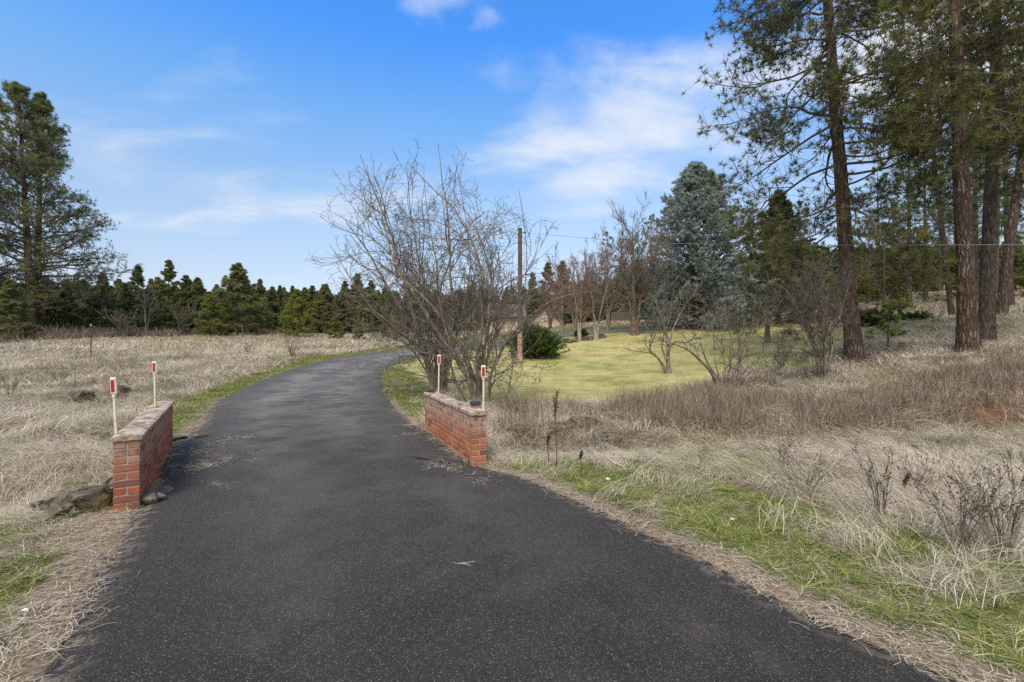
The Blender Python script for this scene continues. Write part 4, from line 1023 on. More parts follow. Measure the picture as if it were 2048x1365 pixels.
def shrub_at(name, px, py, d, topy, label, cat='shrub', nst=7, spreadw=.8, seed=1, mt='trunk_l', mc='twig_g', r0=.03, lv=None, group=None, lean=None):
    rng = np.random.RandomState(seed)
    x, y = (px - 1024) / F * d, d; z = gz(x, y); Hh = zt(topy, d) - z; stems = []
    for i in range(nst):
        a = rng.rand() * 6.283; sp_ = spreadw * (.3 + .8 * rng.rand()); k = .75 + .3 * rng.rand()
        q0 = np.array([math.cos(a), math.sin(a), 0]) * r0 * 1.5
        e = np.array([math.cos(a) * sp_, math.sin(a) * sp_, Hh * k]); mid = e * np.array([.38, .38, .5])
        stems.append(([q0 - np.array([0, 0, .1]), q0 * 1.4 + mid * .35, mid, e * np.array([.75, .75, .8]), e], r0 * (.5 + .6 * rng.rand())))
    acc = bare(seed + 50, stems, lv or [dict(n=8, ang=.7, len=.42, t0=.25, seg=6, trop=(0, 0, .4), wob=.35, curl=.6, rmin=.005), dict(n=5, ang=.75, len=.5, seg=4, wob=.3, rmin=.004), dict(n=3, ang=.8, len=.5, seg=3, wob=.3, rmin=.003)])
    return make_bare(name, label, cat, (x, y, z), acc, mt, mc, group)
G1 = 'bare shrubs and small trees round the lawn'
# the small two-stemmed fruit tree on the lawn
bx, by = (1335 - 1024) / F * 20, 20.; b0 = np.array([bx, by, gz(bx, by)])
acc = bare(31, [(trace([(1337, 748), (1336, 715), (1337, 690), (1325, 640), (1310, 600)], 20, .8, b0), .11), (trace([(1333, 748), (1322, 722), (1306, 708), (1296, 700), (1305, 680), (1320, 650)], 20, -.6, b0), .07),
               (trace([(1336, 700), (1350, 680), (1375, 690), (1395, 665), (1420, 640)], 20, -1, b0), .06), (trace([(1336, 690), (1350, 650), (1370, 610), (1385, 590)], 20, 1, b0), .05), (trace([(1333, 720), (1320, 690), (1340, 640), (1345, 590)], 20, 1.2, b0), .05)],
           [dict(n=9, ang=.7, len=.45, t0=.4, seg=6, trop=(0, 0, .4), wob=.4, curl=.6, rmin=.010), dict(n=5, ang=.7, len=.5, seg=4, trop=(0, 0, .2), wob=.3, rmin=.006), dict(n=3, ang=.7, len=.5, seg=3, wob=.3, rmin=.005)])
make_bare('fruit_tree', 'small bare fruit tree with a bent second stem standing in the lawn', 'tree', tuple(b0), acc, 'trunk_l', 'twig_g', G1)
bx, by = (1455 - 1024) / F * 15.2, 15.2; b0 = np.array([bx, by, gz(bx, by)])
acc = bare(32, [(trace([(1440, 782), (1425, 745), (1400, 722), (1375, 695), (1345, 690), (1320, 680)], 15.2, -.6, b0), .075), (trace([(1455, 785), (1470, 740), (1490, 690), (1510, 655), (1540, 640)], 15.2, .6, b0), .05),
               (trace([(1450, 785), (1448, 720), (1440, 660), (1445, 620)], 15.2, .8, b0), .035), (trace([(1452, 785), (1462, 720), (1460, 640), (1468, 600)], 15.2, -.8, b0), .03), (trace([(1447, 785), (1430, 730), (1425, 650), (1415, 610)], 15.2, .3, b0), .03),
               (trace([(1460, 785), (1480, 740), (1475, 680), (1500, 620)], 15.2, -.5, b0), .03), (trace([(1440, 760), (1410, 720), (1400, 680), (1370, 650)], 15.2, -.3, b0), .03), (trace([(1458, 785), (1500, 730), (1550, 700)], 15.2, -.5, b0), .025)],
           [dict(n=11, ang=.7, len=.42, t0=.25, seg=6, trop=(0, 0, .4), wob=.35, curl=.6, rmin=.006), dict(n=6, ang=.7, len=.5, seg=4, wob=.3, rmin=.0045), dict(n=2, ang=.7, len=.5, seg=3, wob=.3, rmin=.004)])
make_bare('bare_shrub', 'wide many stemmed leafless shrub at the lawn edge, its thickest stem leaning left', 'shrub', tuple(b0), acc, 'trunk_l', 'twig_g', G1)
shrub_at('bare_shrub', 1555, 745, 17.5, 670, 'low gnarled bare shrub between the wide lawn edge shrub and the twin stemmed one', nst=5, spreadw=1.0, seed=33, r0=.04, group=G1)
bx, by = (1645 - 1024) / F * 14.5, 14.5; b0 = np.array([bx, by, gz(bx, by)])
acc = bare(34, [(trace([(1640, 768), (1636, 720), (1615, 660), (1590, 600), (1560, 570)], 14.5, .6, b0), .06), (trace([(1648, 768), (1650, 700), (1645, 640), (1620, 560)], 14.5, -.5, b0), .05),
               (trace([(1653, 768), (1662, 710), (1672, 650), (1690, 600), (1700, 560)], 14.5, .5, b0), .05), (trace([(1644, 768), (1640, 700), (1600, 640), (1560, 620)], 14.5, -.9, b0), .035), (trace([(1645, 740), (1665, 680), (1640, 600), (1650, 550)], 14.5, .9, b0), .035)],
           [dict(n=20, ang=.7, len=.5, t0=.25, seg=7, trop=(0, 0, .1), wob=.4, curl=.9, rmin=.006), dict(n=9, ang=.75, len=.5, seg=4, wob=.35, rmin=.0045), dict(n=4, ang=.8, len=.5, seg=3, wob=.3, rmin=.004)])
make_bare('bare_tree', 'fine twigged leafless small tree with three close stems left of the big red barked pine', 'tree', tuple(b0), acc, 'trunk_l', 'twig_d', G1)
# upright weeds and twigs in the right foreground
G2 = 'leafless twiggy weeds in the right foreground grass'
def weed(px, py, topy, label, seed, nst=8, spreadw=.35, r0=.007, d=None, mt='twig_d', mc='twig_d', group=G2):
    h_ = hit(px, py); d = h_[1] if d is None else d
    t = shrub_at('bare_weed', px, py, d, topy, label, 'weed', nst, spreadw, seed, mt, mc, r0,
                    [dict(n=5, ang=.5, len=.35, t0=.3, seg=5, trop=(0, 0, .3), wob=.25, rmin=.0016), dict(n=3, ang=.6, len=.45, seg=3, wob=.3, rmin=.0013)], group)
    if group == G2 and px > 1500:
        cr_ = [c for c in t.children if c.name.startswith('crown')][0].data; co = np.empty(len(cr_.vertices) * 3); cr_.vertices.foreach_get('co', co); co = co.reshape(-1, 3)
        rng = np.random.RandomState(seed); pk = co[rng.randint(0, len(co), 130 if px > 1850 else 40)]; a = Acc()
        needles(rng, a, pk, np.tile([0, 0, 1.], (len(pk), 1)), 9, .011, .009, 0.0); obj('seed_head', a.build('weed_seeds', M['deadweed']), t, kind='stuff')
    return t
weed(1605, 1010, 900, 'sparse leafless weed fanning from the dry grass, left of the taller one', 71, 9, .38)
weed(1765, 1055, 905, 'tallest leafless weed in the right foreground, upright stems over dry grass', 72, 9, .22)
weed(1920, 1110, 950, 'grey leafless weed near the right edge, full of small twigs', 73, 12, .45, mt='twig_g', mc='twig_g')
weed(2010, 1130, 930, 'tangled twiggy weed cut by the right edge of the view', 74, 14, .5, mt='twig_g')
weed(2030, 1000, 900, 'twiggy weed at the right edge behind the tangled one', 75, 9, .4, mt='twig_g')
weed(1560, 940, 880, 'small leafless weed among pale grass left of the sparse fan shaped weed', 76, 6, .3)
weed(1830, 1000, 900, 'thin dark weed behind the tallest leafless weed', 77, 7, .3)
weed(1385, 980, 900, 'single thin twig weed in pale grass behind the green verge', 78, 2, .2)
weed(20, 800, 740, 'grey leafless weed clump by the left edge of the field', 79, 14, .5, group='leafless weeds in the left field', mt='twig_g')
weed(120, 770, 725, 'grey brush clump in the left field between the edge and the rusty post', 80, 14, .7, group='leafless weeds in the left field', mt='twig_g', mc='twig_g')
weed(150, 790, 700, 'tall thin forked weed in the left field near a white scrap', 81, 2, .3, group='leafless weeds in the left field', mt='twig_d')
weed(260, 750, 705, 'low grey brush clump right of the rusty post', 82, 14, .9, group='leafless weeds in the left field', mt='twig_g', mc='twig_g')
weed(585, 717, 672, 'broad tan brush clump beside the far green verge', 83, 30, .9, r0=.012, group='leafless weeds in the left field', mt='twig_r', mc='twig_r')
weed(495, 712, 682, 'small brown brush clump left of the broad tan one', 84, 18, .6, r0=.012, group='leafless weeds in the left field', mt='twig_r', mc='twig_r')
weed(1925, 690, 650, 'low brown brush between the trunks on the right slope', 85, 20, .8, r0=.01, group='brush on the right slope', mt='twig_r', mc='twig_r', d=21)
weed(1870, 668, 610, 'pale twiggy bush on the slope behind the small open pine', 86, 26, 1.0, r0=.012, group='brush on the right slope', mt='twig_g', mc='twig_r', d=27)
# dead dock stalks
def dock(px, py, topy, label, seed):
    rng = np.random.RandomState(seed); x, y = hit(px, py); z = gz(x, y); Hh = zt(topy, y) - z
    t = thing('dock_stalk', label, 'weed', (x, y, z), 0, 'dead dock stalks on the ditch bank')
    a = Acc(); P = np.array([[(0, 0, -.05), (.01, 0, Hh * .35), (-.01, .01, Hh * .7), (.015, 0, Hh)]]); Rr = np.array([[.007, .006, .005, .002]]); tubes(a, P, Rr, 5)
    o, d, tt, r, _ = sprout(rng, P, Rr, 9, .62, .95, .45, .1); P2 = grow(rng, o, d, Hh * .15, 4, (0, 0, .8), .1); tubes(a, P2, np.full(P2.shape[:2], .002), 3)
    obj('stalk', a.build('dock_stalk', M['deadweed']), t)
    s = Acc(); Q = np.concatenate([P2[:, 1:].reshape(-1, 3), P[0, None, 2] + (P[0, None, 3] - P[0, None, 2]) * rng.rand(26)[:, None]])
    Q = np.repeat(Q, 4, 0) + rng.normal(size=(len(Q) * 4, 3)) * .007
    needles(rng, s, Q, np.tile([0, 0, 1.], (len(Q), 1)), 4, .013, .008, .3); obj('seed_head', s.build('dock_seeds', M['deadweed']), t, kind='stuff')
dock(1112, 945, 782, 'tall dark brown dead dock stalk on the ditch bank beyond the right wall', 1)
dock(1096, 938, 868, 'short dark dead stalk immediately left of the tall dock', 2)
dock(1162, 950, 905, 'shortest dark dead stalk right of the tall dock', 3)
dock(1812, 1010, 955, 'stubby blackened dead stalk in the right foreground grass', 4)

# ------------------------------------------------------------------ conifers
def pine(seed, Hh, r0, cb, rad, nb, lean=(0, 0), droop=-.2, tuft=(12, .2, .02), sub=9, sub2=3, dens=1.0, upt=.5, dead=0, prof=None, tw=.006, k0=10, seg=8, topr=.12, fwd=.7, tones=(.15, .8), curl=.6, bare_in=.35, wander=.02, taper=.9, w1=.22, c1=.35, flat=.55):
    """local pine; returns trunk, limb and foliage accumulators"""
    rng = np.random.RandomState(seed); tr, lb, fo = Acc(), Acc(), Acc()
    n = 26; s = np.linspace(0, 1, n)
    wx = np.cumsum(rng.normal(size=n)) * wander * r0; wy = np.cumsum(rng.normal(size=n)) * wander * r0
    T = np.stack([lean[0] * s + wx, lean[1] * s + wy, Hh * s - .15], 1)[None]
    Rt = (r0 * (1 - taper * s ** 1.1) * (1 + .35 * np.exp(-s * Hh * 1.6)))[None]
    a = Acc(); tubes(tr, T, Rt, k0)
    if k0 > 12:   # relief of the bark plates and root flare
        V = tr.V[0]; c = np.repeat(T[0], k0, 0); dv_ = V - c
        f = np.array([1 + .07 * mnoise.noise(Vector((v[0] * 7, v[1] * 7, v[2] * 1.7))) + .05 * mnoise.noise(Vector((v[0] * 16, v[1] * 16, v[2] * 4))) for v in V])
        tr.V[0] = c + dv_ * f[:, None]
    # primary branches
    t = cb + (1 - cb) * np.linspace(0, .985, nb) ** .95 + rng.normal(size=nb) * .004; t = np.clip(t, .02, .985)
    az_ = np.arange(nb) * 2.4 + rng.normal(size=nb) * .5
    u = (t - cb) / (1 - cb)
    pf = prof(u) if prof else (np.clip(.55 + 1.6 * u, 0, 1) * (1 - u) ** .55 + .03)
    Lb = rad * pf * (.7 + .5 * rng.rand(nb))
    fi = t * (n - 1); i0 = np.minimum(fi.astype(int), n - 2); fr = (fi - i0)[:, None]
    o = T[0][i0] * (1 - fr) + T[0][i0 + 1] * fr
    el = droop + (upt - droop) * u + rng.normal(size=nb) * .12
    d = np.stack([np.cos(az_) * np.cos(el), np.sin(az_) * np.cos(el), np.sin(el)], 1)
    P1 = grow(rng, o, d, Lb, seg + 2, (0, 0, .22), w1, c1)
    rb = np.clip(.011 * Lb + .008, .01, .09) * min(1.4, max(.5, r0 / .3)); R1 = rb[:, None] * (1 - .78 * np.linspace(0, 1, seg + 2))[None]
    tubes(lb, P1, R1, 5)
    o, d, tt, r, idx = sprout(rng, P1, R1, sub, bare_in, 1.0, .85, .25)
    d[:, 2] = d[:, 2] * flat + .08; L2 = Lb[idx] * .36 * (1.25 - .75 * tt) * (.6 + .7 * rng.rand(len(o)))
    P2 = grow(rng, o, d, L2, seg - 2, (0, 0, .35), .3, curl); R2 = np.maximum(r[:, None] * .55 * (1 - .7 * np.linspace(0, 1, seg - 2))[None], tw)
    tubes(lb, P2[:, ::2] if P2.shape[1] % 2 else P2, R2[:, ::2] if P2.shape[1] % 2 else R2, 3) if k0 < 16 else tubes(lb, P2, R2, 3)
    o3, d3, t3, r3, i3 = sprout(rng, P2, R2, sub2, .35, 1.0, .8, .3)
    L3 = L2[i3] * .5 * (.6 + .7 * rng.rand(len(o3)))
    P3_ = grow(rng, o3, d3, L3, 4, (0, 0, .6), .3, curl); tubes(lb, P3_[:, [0, 2, 3]], np.full((len(P3_), 3), tw * .8) * np.linspace(1, .7, 3)[None], 3)
    K, ln, wd = tuft
    pos, ax = [P3_[:, -1], P2[:, -1], P1[:, -1]], [P3_[:, -1] - P3_[:, -2], P2[:, -1] - P2[:, -2], P1[:, -1] - P1[:, -2]]
    if dens > 1:
        for q in np.linspace(.55, .9, int(dens) ): 
            for PP in (P3_, P2):
                m_ = rng.rand(len(PP)) < .8; f_ = q * (PP.shape[1] - 1); j = int(f_)
                pos.append((PP[:, j] * (1 - f_ + j) + PP[:, j + 1] * (f_ - j))[m_]); ax.append((PP[:, j + 1] - PP[:, j])[m_])
    pos = np.concatenate(pos); ax = np.concatenate(ax)
    if dens < 1:
        m_ = rng.rand(len(pos)) < dens; pos, ax = pos[m_], ax[m_]
    ax = nrm(ax) + np.array([0, 0, .25])
    tone = np.clip(tones[0] + (tones[1] - tones[0]) * rng.rand(len(pos)) ** 1.1, 0, 1); br = rng.rand(len(pos)) < dead; tone[br] = .99
    needles(rng, fo, pos, ax, K, ln, wd, fwd, tone, .07)
    return tr, lb, fo
def make_pine(name, label, loc, acc, mt, ml, mf, group=None, rz=0, scale=1.0, cat='tree'):
    t = thing(name, label, cat, loc, rz, group, scale)
    obj('trunk', acc[0].build(name + '_trunk', M[mt], True), t)
    obj('branchwork', acc[1].build(name + '_branchwork', M[ml], True), t, kind='stuff')
    obj('crown', acc[2].build(name + '_crown', M[mf]), t, kind='stuff')
    return t
G3 = 'tall ponderosa pines at the right'
def lean_to(px0, px1, py1, d, Hh, base):
    """sideways lean over the whole height so the trunk passes px1 at py1"""
    z1 = zt(py1, d); x1 = (px1 - 1024) / F * d; return (x1 - base[0]) / (z1 - base[2]) * Hh
b = at(1710, 17.5); H_ = 27
PINE1 = make_pine('ponderosa_pine', 'big orange barked pine standing alone left of the grove, boughs drooping over the lawn', b,
    pine(41, H_, .275, .17, 5.0, 112, (lean_to(1710, 1669, 0, 17.5, H_, b), .6), -.42, (20, .24, .024), 17, 5, .8, .3, .04, w1=.5, c1=1.3, tw=.0095, k0=26, seg=9, curl=2.0, tones=(.1, .85), wander=.03,
         prof=lambda u: np.clip(.75 + 1.2 * u, 0, 1) * (1 - u) ** .4), 'pbark', 'limb', 'needle', G3)
b = at(1937, 16); H_ = 29
make_pine('ponderosa_pine', 'straight red brown pine, front trunk of the right hand grove', b,
    pine(42, H_, .265, .27, 4.8, 86, (lean_to(1937, 1919, 0, 16, H_, b), .5), -.3, (22, .24, .024), 14, 4, .62, .35, .02, w1=.4, c1=1.0, tw=.009, k0=26, seg=9, curl=1.6, tones=(.1, .75), wander=.02), 'pbark', 'limb', 'needle', G3)
b = at(1972, 19); H_ = 28
make_pine('ponderosa_pine', 'dark fissured pine right behind the front trunk of the grove', b,
    pine(43, H_, .26, .24, 4.6, 80, (lean_to(1972, 1994, 0, 19, H_, b), 0), -.25, (22, .24, .024), 12, 4, .65, .35, .01, w1=.4, c1=.8, tw=.008, k0=22, seg=8, curl=1.2, tones=(.1, .75), wander=.03), 'pbark_dark', 'limb', 'needle', G3)
b = at(2000, 27); H_ = 27
PR4 = make_pine('ponderosa_pine', 'slightly right leaning dark pine behind the dark fissured one', b,
    pine(44, H_, .26, .32, 5, 54, (lean_to(2000, 2034, 380, 27, H_, b), 0), -.2, (20, .26, .03), 11, 3, .7, .4, .01, tw=.01, k0=16, tones=(.1, .75)), 'pbark', 'limb', 'needle', G3)
b = at(1905, 30)
copy_thing(PR4, b, 2.0, 'pine trunk seen just left of the front grove trunk, farther up the slope', (.62, .62, .95))
b = at(2075, 20)
copy_thing(PR4, b, 4.0, 'pine just past the right edge whose boughs hang into view', .95)
b = at(2150, 15.5)
copy_thing(PR4, b, 1.0, 'nearest pine beyond the right edge, its boughs filling the upper right corner', .95)

# mid distance tall pines
tallA = pine(51, 22, .27, .28, 3.6, 50, (0, 0), -.2, (13, .30, .04), 8, 3, .8, .4, .0, tw=.014, k0=10, seg=7, tones=(.1, .8))
tallB = pine(52, 24, .30, .22, 4.2, 52, (.5, 0), -.25, (13, .30, .042), 8, 3, .8, .4, .0, tw=.014, k0=10, seg=7, tones=(.1, .8))
G4 = 'tall pines of the right background wood'
def place_tall(first, src, px, d, topy, label, rz, group, baseH, flat=1.0):
    p = at(px, d); s = (zt(topy, d) - p[2]) / baseH
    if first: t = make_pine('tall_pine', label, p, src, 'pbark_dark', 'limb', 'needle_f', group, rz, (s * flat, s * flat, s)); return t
    return copy_thing(src, p, rz, label, (s * flat, s * flat, s), group)
TA = place_tall(True, tallA, 1818, 50, 230, 'tall pine whose bare trunk rises from the slope above the small open pine', 0, G4, 22)
TB = place_tall(True, tallB, 1851, 55, 250, 'tall pine right of the first bare trunk above the slope', 1, G4, 24)
for i, (src, px, d, ty, lb, bh) in enumerate([
    (TA, 1880, 62, 330, 'dark slim pine between the bare slope trunks and the grove', 22), (TB, 1760, 60, 330, 'background pine glimpsed right of the big orange barked trunk', 24),
    (TA, 1600, 62, 400, 'background pine left of the fine twigged small tree', 22),
    (TB, 1565, 66, 420, 'background pine above the dark spruce', 24), (TA, 1950, 48, 120, 'background pine between the two front grove trunks', 22),
    (TB, 2020, 44, 60, 'background pine right of the leaning grove trunk', 24), (TA, 2060, 38, 0, 'background pine at the right edge of the slope', 22),
    (TB, 1990, 58, 200, 'farther pine behind the leaning grove trunk', 24), (TA, 1910, 70, 300, 'farthest pine showing left of the front grove trunk', 22),
    (TB, 1790, 74, 380, 'far pine left of the bare slope trunks', 24),
    (TA, 2110, 30, -60, 'pine off the right edge up the slope', 22),
    (TA, 1500, 70, 400, 'background pine behind the right flank of the blue spruce', 22), (TB, 1215, 60, 462, 'dark pine top rising above the reddish bare trees left of the blue spruce', 24),
    (TA, 1243, 66, 476, 'smaller dark pine top between the reddish bare trees and the spruce', 22), (TB, 1300, 72, 430, 'pine crown peeking out at the left shoulder of the blue spruce', 24)]):
    place_tall(False, src, px, d, ty, lb, i * 1.7, G4, bh)

# the two great pines at the left
G5 = 'great pines at the left edge'
bigp = lambda s, lx: pine(s, 26.5, .42, .12, 7.8, 84, (lx, 0), -.05, (12, .35, .045), 13, 3, 1.0, .95, .0, tw=.02, k0=12, seg=8, tones=(.08, .75), prof=lambda u: np.clip(.85 + .6 * u, 0, 1) * (1 - u) ** .72 + .05, bare_in=.35, flat=.3)
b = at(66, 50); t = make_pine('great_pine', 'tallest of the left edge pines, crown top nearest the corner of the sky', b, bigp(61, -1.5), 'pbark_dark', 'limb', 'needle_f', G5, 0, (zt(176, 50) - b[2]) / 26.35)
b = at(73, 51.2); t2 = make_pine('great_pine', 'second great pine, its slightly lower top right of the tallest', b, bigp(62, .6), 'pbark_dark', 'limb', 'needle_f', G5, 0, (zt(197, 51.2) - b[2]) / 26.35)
copy_thing(t2, at(-60, 49), 2.2, 'great pine cut by the left edge of the view', .93)
copy_thing(t, at(-150, 54), 1.2, 'great pine beyond the left edge', .9)

# bushy treeline pines
def bushy(seed, Hh, rad, y=0, dens=2.0): return pine(seed, Hh, .16, .05, rad, 62, (0, 0), -.05, (9, .33, .062), 9, 3, dens, 1.05, 0, tw=.018, k0=7, seg=6, tones=(.1, .9), bare_in=.25, prof=lambda u: np.clip(.75 + .9 * u, 0, 1) * (1 - u) ** .8 + .04)
BUSH = [(bushy(71, 12, 3.3), 12), (bushy(72, 12, 2.5), 12), (bushy(73, 12, 4.0), 12), (pine(74, 14, .17, .22, 2.1, 56, (0, 0), -.15, (12, .30, .05), 8, 3, 2.0, 1.0, 0, tw=.02, k0=7, seg=6, prof=lambda u: np.clip(.75 + .9 * u, 0, 1) * (1 - u) ** .8 + .05), 14)]
SRC = {}
G6 = 'pines of the left treeline'
def tl(kind, mf, px, d, topy, label, rz, group=G6, flat=1.25, fixed_h=None):
    acc, bh = BUSH[kind]; p = at(px, d); s = (zt(topy, d) - p[2]) / bh
    key = (kind, mf)
    if key not in SRC:
        if kind in [k for k, _ in SRC]:    # same shape in another needle colour: share trunk and limbs
            src = SRC[[k for k in SRC if k[0] == kind][0]]
            t = copy_thing(src, p, rz, label, (s * flat, s * flat, s), group)
            for ch in t.children:
                if ch.name.startswith('crown'): ch.material_slots[0].link = 'OBJECT'; ch.material_slots[0].material = M[mf]
            SRC[key] = t; return t
        SRC[key] = make_pine('treeline_pine', label, p, acc, 'pbark_dark', 'limb', mf, group, rz, (s * flat, s * flat, s)); return SRC[key]
    return copy_thing(SRC[key], p, rz, label, (s * flat, s * flat, s), group)
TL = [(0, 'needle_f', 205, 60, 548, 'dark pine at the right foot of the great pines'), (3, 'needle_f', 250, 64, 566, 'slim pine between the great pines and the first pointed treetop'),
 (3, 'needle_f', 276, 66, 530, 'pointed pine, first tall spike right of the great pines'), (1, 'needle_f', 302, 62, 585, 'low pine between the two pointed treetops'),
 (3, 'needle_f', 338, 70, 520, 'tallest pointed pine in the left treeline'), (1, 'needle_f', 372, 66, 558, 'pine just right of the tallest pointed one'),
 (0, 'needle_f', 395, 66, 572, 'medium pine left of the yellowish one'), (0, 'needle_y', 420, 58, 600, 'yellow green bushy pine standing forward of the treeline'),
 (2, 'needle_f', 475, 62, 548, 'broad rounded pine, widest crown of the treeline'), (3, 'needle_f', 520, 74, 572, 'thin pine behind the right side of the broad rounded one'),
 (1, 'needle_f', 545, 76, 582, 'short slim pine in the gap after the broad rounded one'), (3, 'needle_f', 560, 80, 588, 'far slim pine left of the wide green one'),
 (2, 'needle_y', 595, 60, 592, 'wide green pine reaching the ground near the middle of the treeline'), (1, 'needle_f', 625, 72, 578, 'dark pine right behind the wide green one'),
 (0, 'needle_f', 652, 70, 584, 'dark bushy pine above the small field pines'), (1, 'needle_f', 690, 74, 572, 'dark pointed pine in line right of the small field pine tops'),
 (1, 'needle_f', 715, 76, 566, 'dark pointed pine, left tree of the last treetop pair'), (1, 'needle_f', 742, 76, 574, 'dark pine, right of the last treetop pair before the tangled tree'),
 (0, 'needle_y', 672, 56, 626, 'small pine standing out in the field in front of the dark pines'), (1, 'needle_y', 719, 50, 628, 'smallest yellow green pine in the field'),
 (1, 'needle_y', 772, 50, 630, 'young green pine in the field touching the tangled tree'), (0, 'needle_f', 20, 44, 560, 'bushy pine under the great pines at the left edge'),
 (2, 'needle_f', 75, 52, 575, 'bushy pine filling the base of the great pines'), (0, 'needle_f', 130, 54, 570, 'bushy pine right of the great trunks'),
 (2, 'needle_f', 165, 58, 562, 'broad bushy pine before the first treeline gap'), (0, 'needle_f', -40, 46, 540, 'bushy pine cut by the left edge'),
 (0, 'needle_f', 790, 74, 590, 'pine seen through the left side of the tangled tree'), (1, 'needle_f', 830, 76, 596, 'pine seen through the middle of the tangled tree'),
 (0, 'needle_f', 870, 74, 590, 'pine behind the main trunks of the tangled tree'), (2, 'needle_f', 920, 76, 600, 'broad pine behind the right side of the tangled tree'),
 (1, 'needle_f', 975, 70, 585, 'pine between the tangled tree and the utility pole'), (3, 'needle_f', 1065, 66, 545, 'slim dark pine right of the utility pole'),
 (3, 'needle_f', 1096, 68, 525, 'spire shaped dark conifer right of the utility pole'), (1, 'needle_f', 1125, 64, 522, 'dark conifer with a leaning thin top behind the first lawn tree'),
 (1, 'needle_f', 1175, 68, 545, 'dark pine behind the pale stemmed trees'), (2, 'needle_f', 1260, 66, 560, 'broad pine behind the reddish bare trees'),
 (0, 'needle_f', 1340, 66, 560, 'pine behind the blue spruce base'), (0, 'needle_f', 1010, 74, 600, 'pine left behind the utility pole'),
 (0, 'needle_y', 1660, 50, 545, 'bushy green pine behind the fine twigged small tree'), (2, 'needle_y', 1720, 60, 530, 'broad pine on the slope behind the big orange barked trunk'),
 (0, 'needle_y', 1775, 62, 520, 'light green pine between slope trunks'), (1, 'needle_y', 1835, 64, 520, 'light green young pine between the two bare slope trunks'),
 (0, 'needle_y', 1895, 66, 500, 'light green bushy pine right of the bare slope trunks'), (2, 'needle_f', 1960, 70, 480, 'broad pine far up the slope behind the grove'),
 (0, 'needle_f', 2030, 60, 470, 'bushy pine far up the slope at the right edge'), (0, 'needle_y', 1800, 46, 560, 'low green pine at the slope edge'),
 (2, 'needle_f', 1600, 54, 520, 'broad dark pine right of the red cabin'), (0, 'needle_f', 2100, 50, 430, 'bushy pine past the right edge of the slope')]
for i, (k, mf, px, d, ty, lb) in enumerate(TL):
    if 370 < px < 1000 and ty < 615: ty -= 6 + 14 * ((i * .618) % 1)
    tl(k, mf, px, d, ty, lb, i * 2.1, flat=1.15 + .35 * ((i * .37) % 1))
# young pine with clustered tufts and the small open seedling pine on the right slope
sap = pine(81, 7.5, .09, .08, 1.7, 30, (0, 0), .1, (16, .2, .03), 5, 2, 1.0, .7, 0, tw=.01, k0=7, seg=6, tones=(.1, .5))
b = at(1768, 30); make_pine('young_pine', 'slender young pine with dark needle clusters right of the big orange barked trunk', b, sap, 'limb', 'limb', 'needle', None, 0, (zt(445, 30) - b[2]) / 7.5)
sed = pine(82, 1.5, .035, .05, .85, 9, (0, 0), .45, (30, .11, .016), 4, 0, 3.0, .9, 0, tw=.01, k0=6, seg=7, tones=(.35, .6), prof=lambda u: 1.0 - .5 * u, bare_in=.2)
b = at(1776, 19); make_pine('pine_seedling', 'small open pine seedling with candle like needle tufts on the slope', b, sed, 'limb', 'limb', 'needle_y', None, 0, (zt(612, 19) - b[2]) / 1.5)
low = pine(83, 5.5, .1, .05, 2.3, 26, (0, 0), .1, (16, .22, .03), 6, 2, .9, .6, 0, tw=.012, k0=7, seg=6, tones=(.3, .95), curl=1.0)
b = at(1535, 27); make_pine('young_pine', 'yellowish loose boughed pine between the blue spruce and the orange barked trunk', b, low, 'limb', 'limb', 'needle', None, 0, (zt(430, 27) - b[2]) / 5.5)

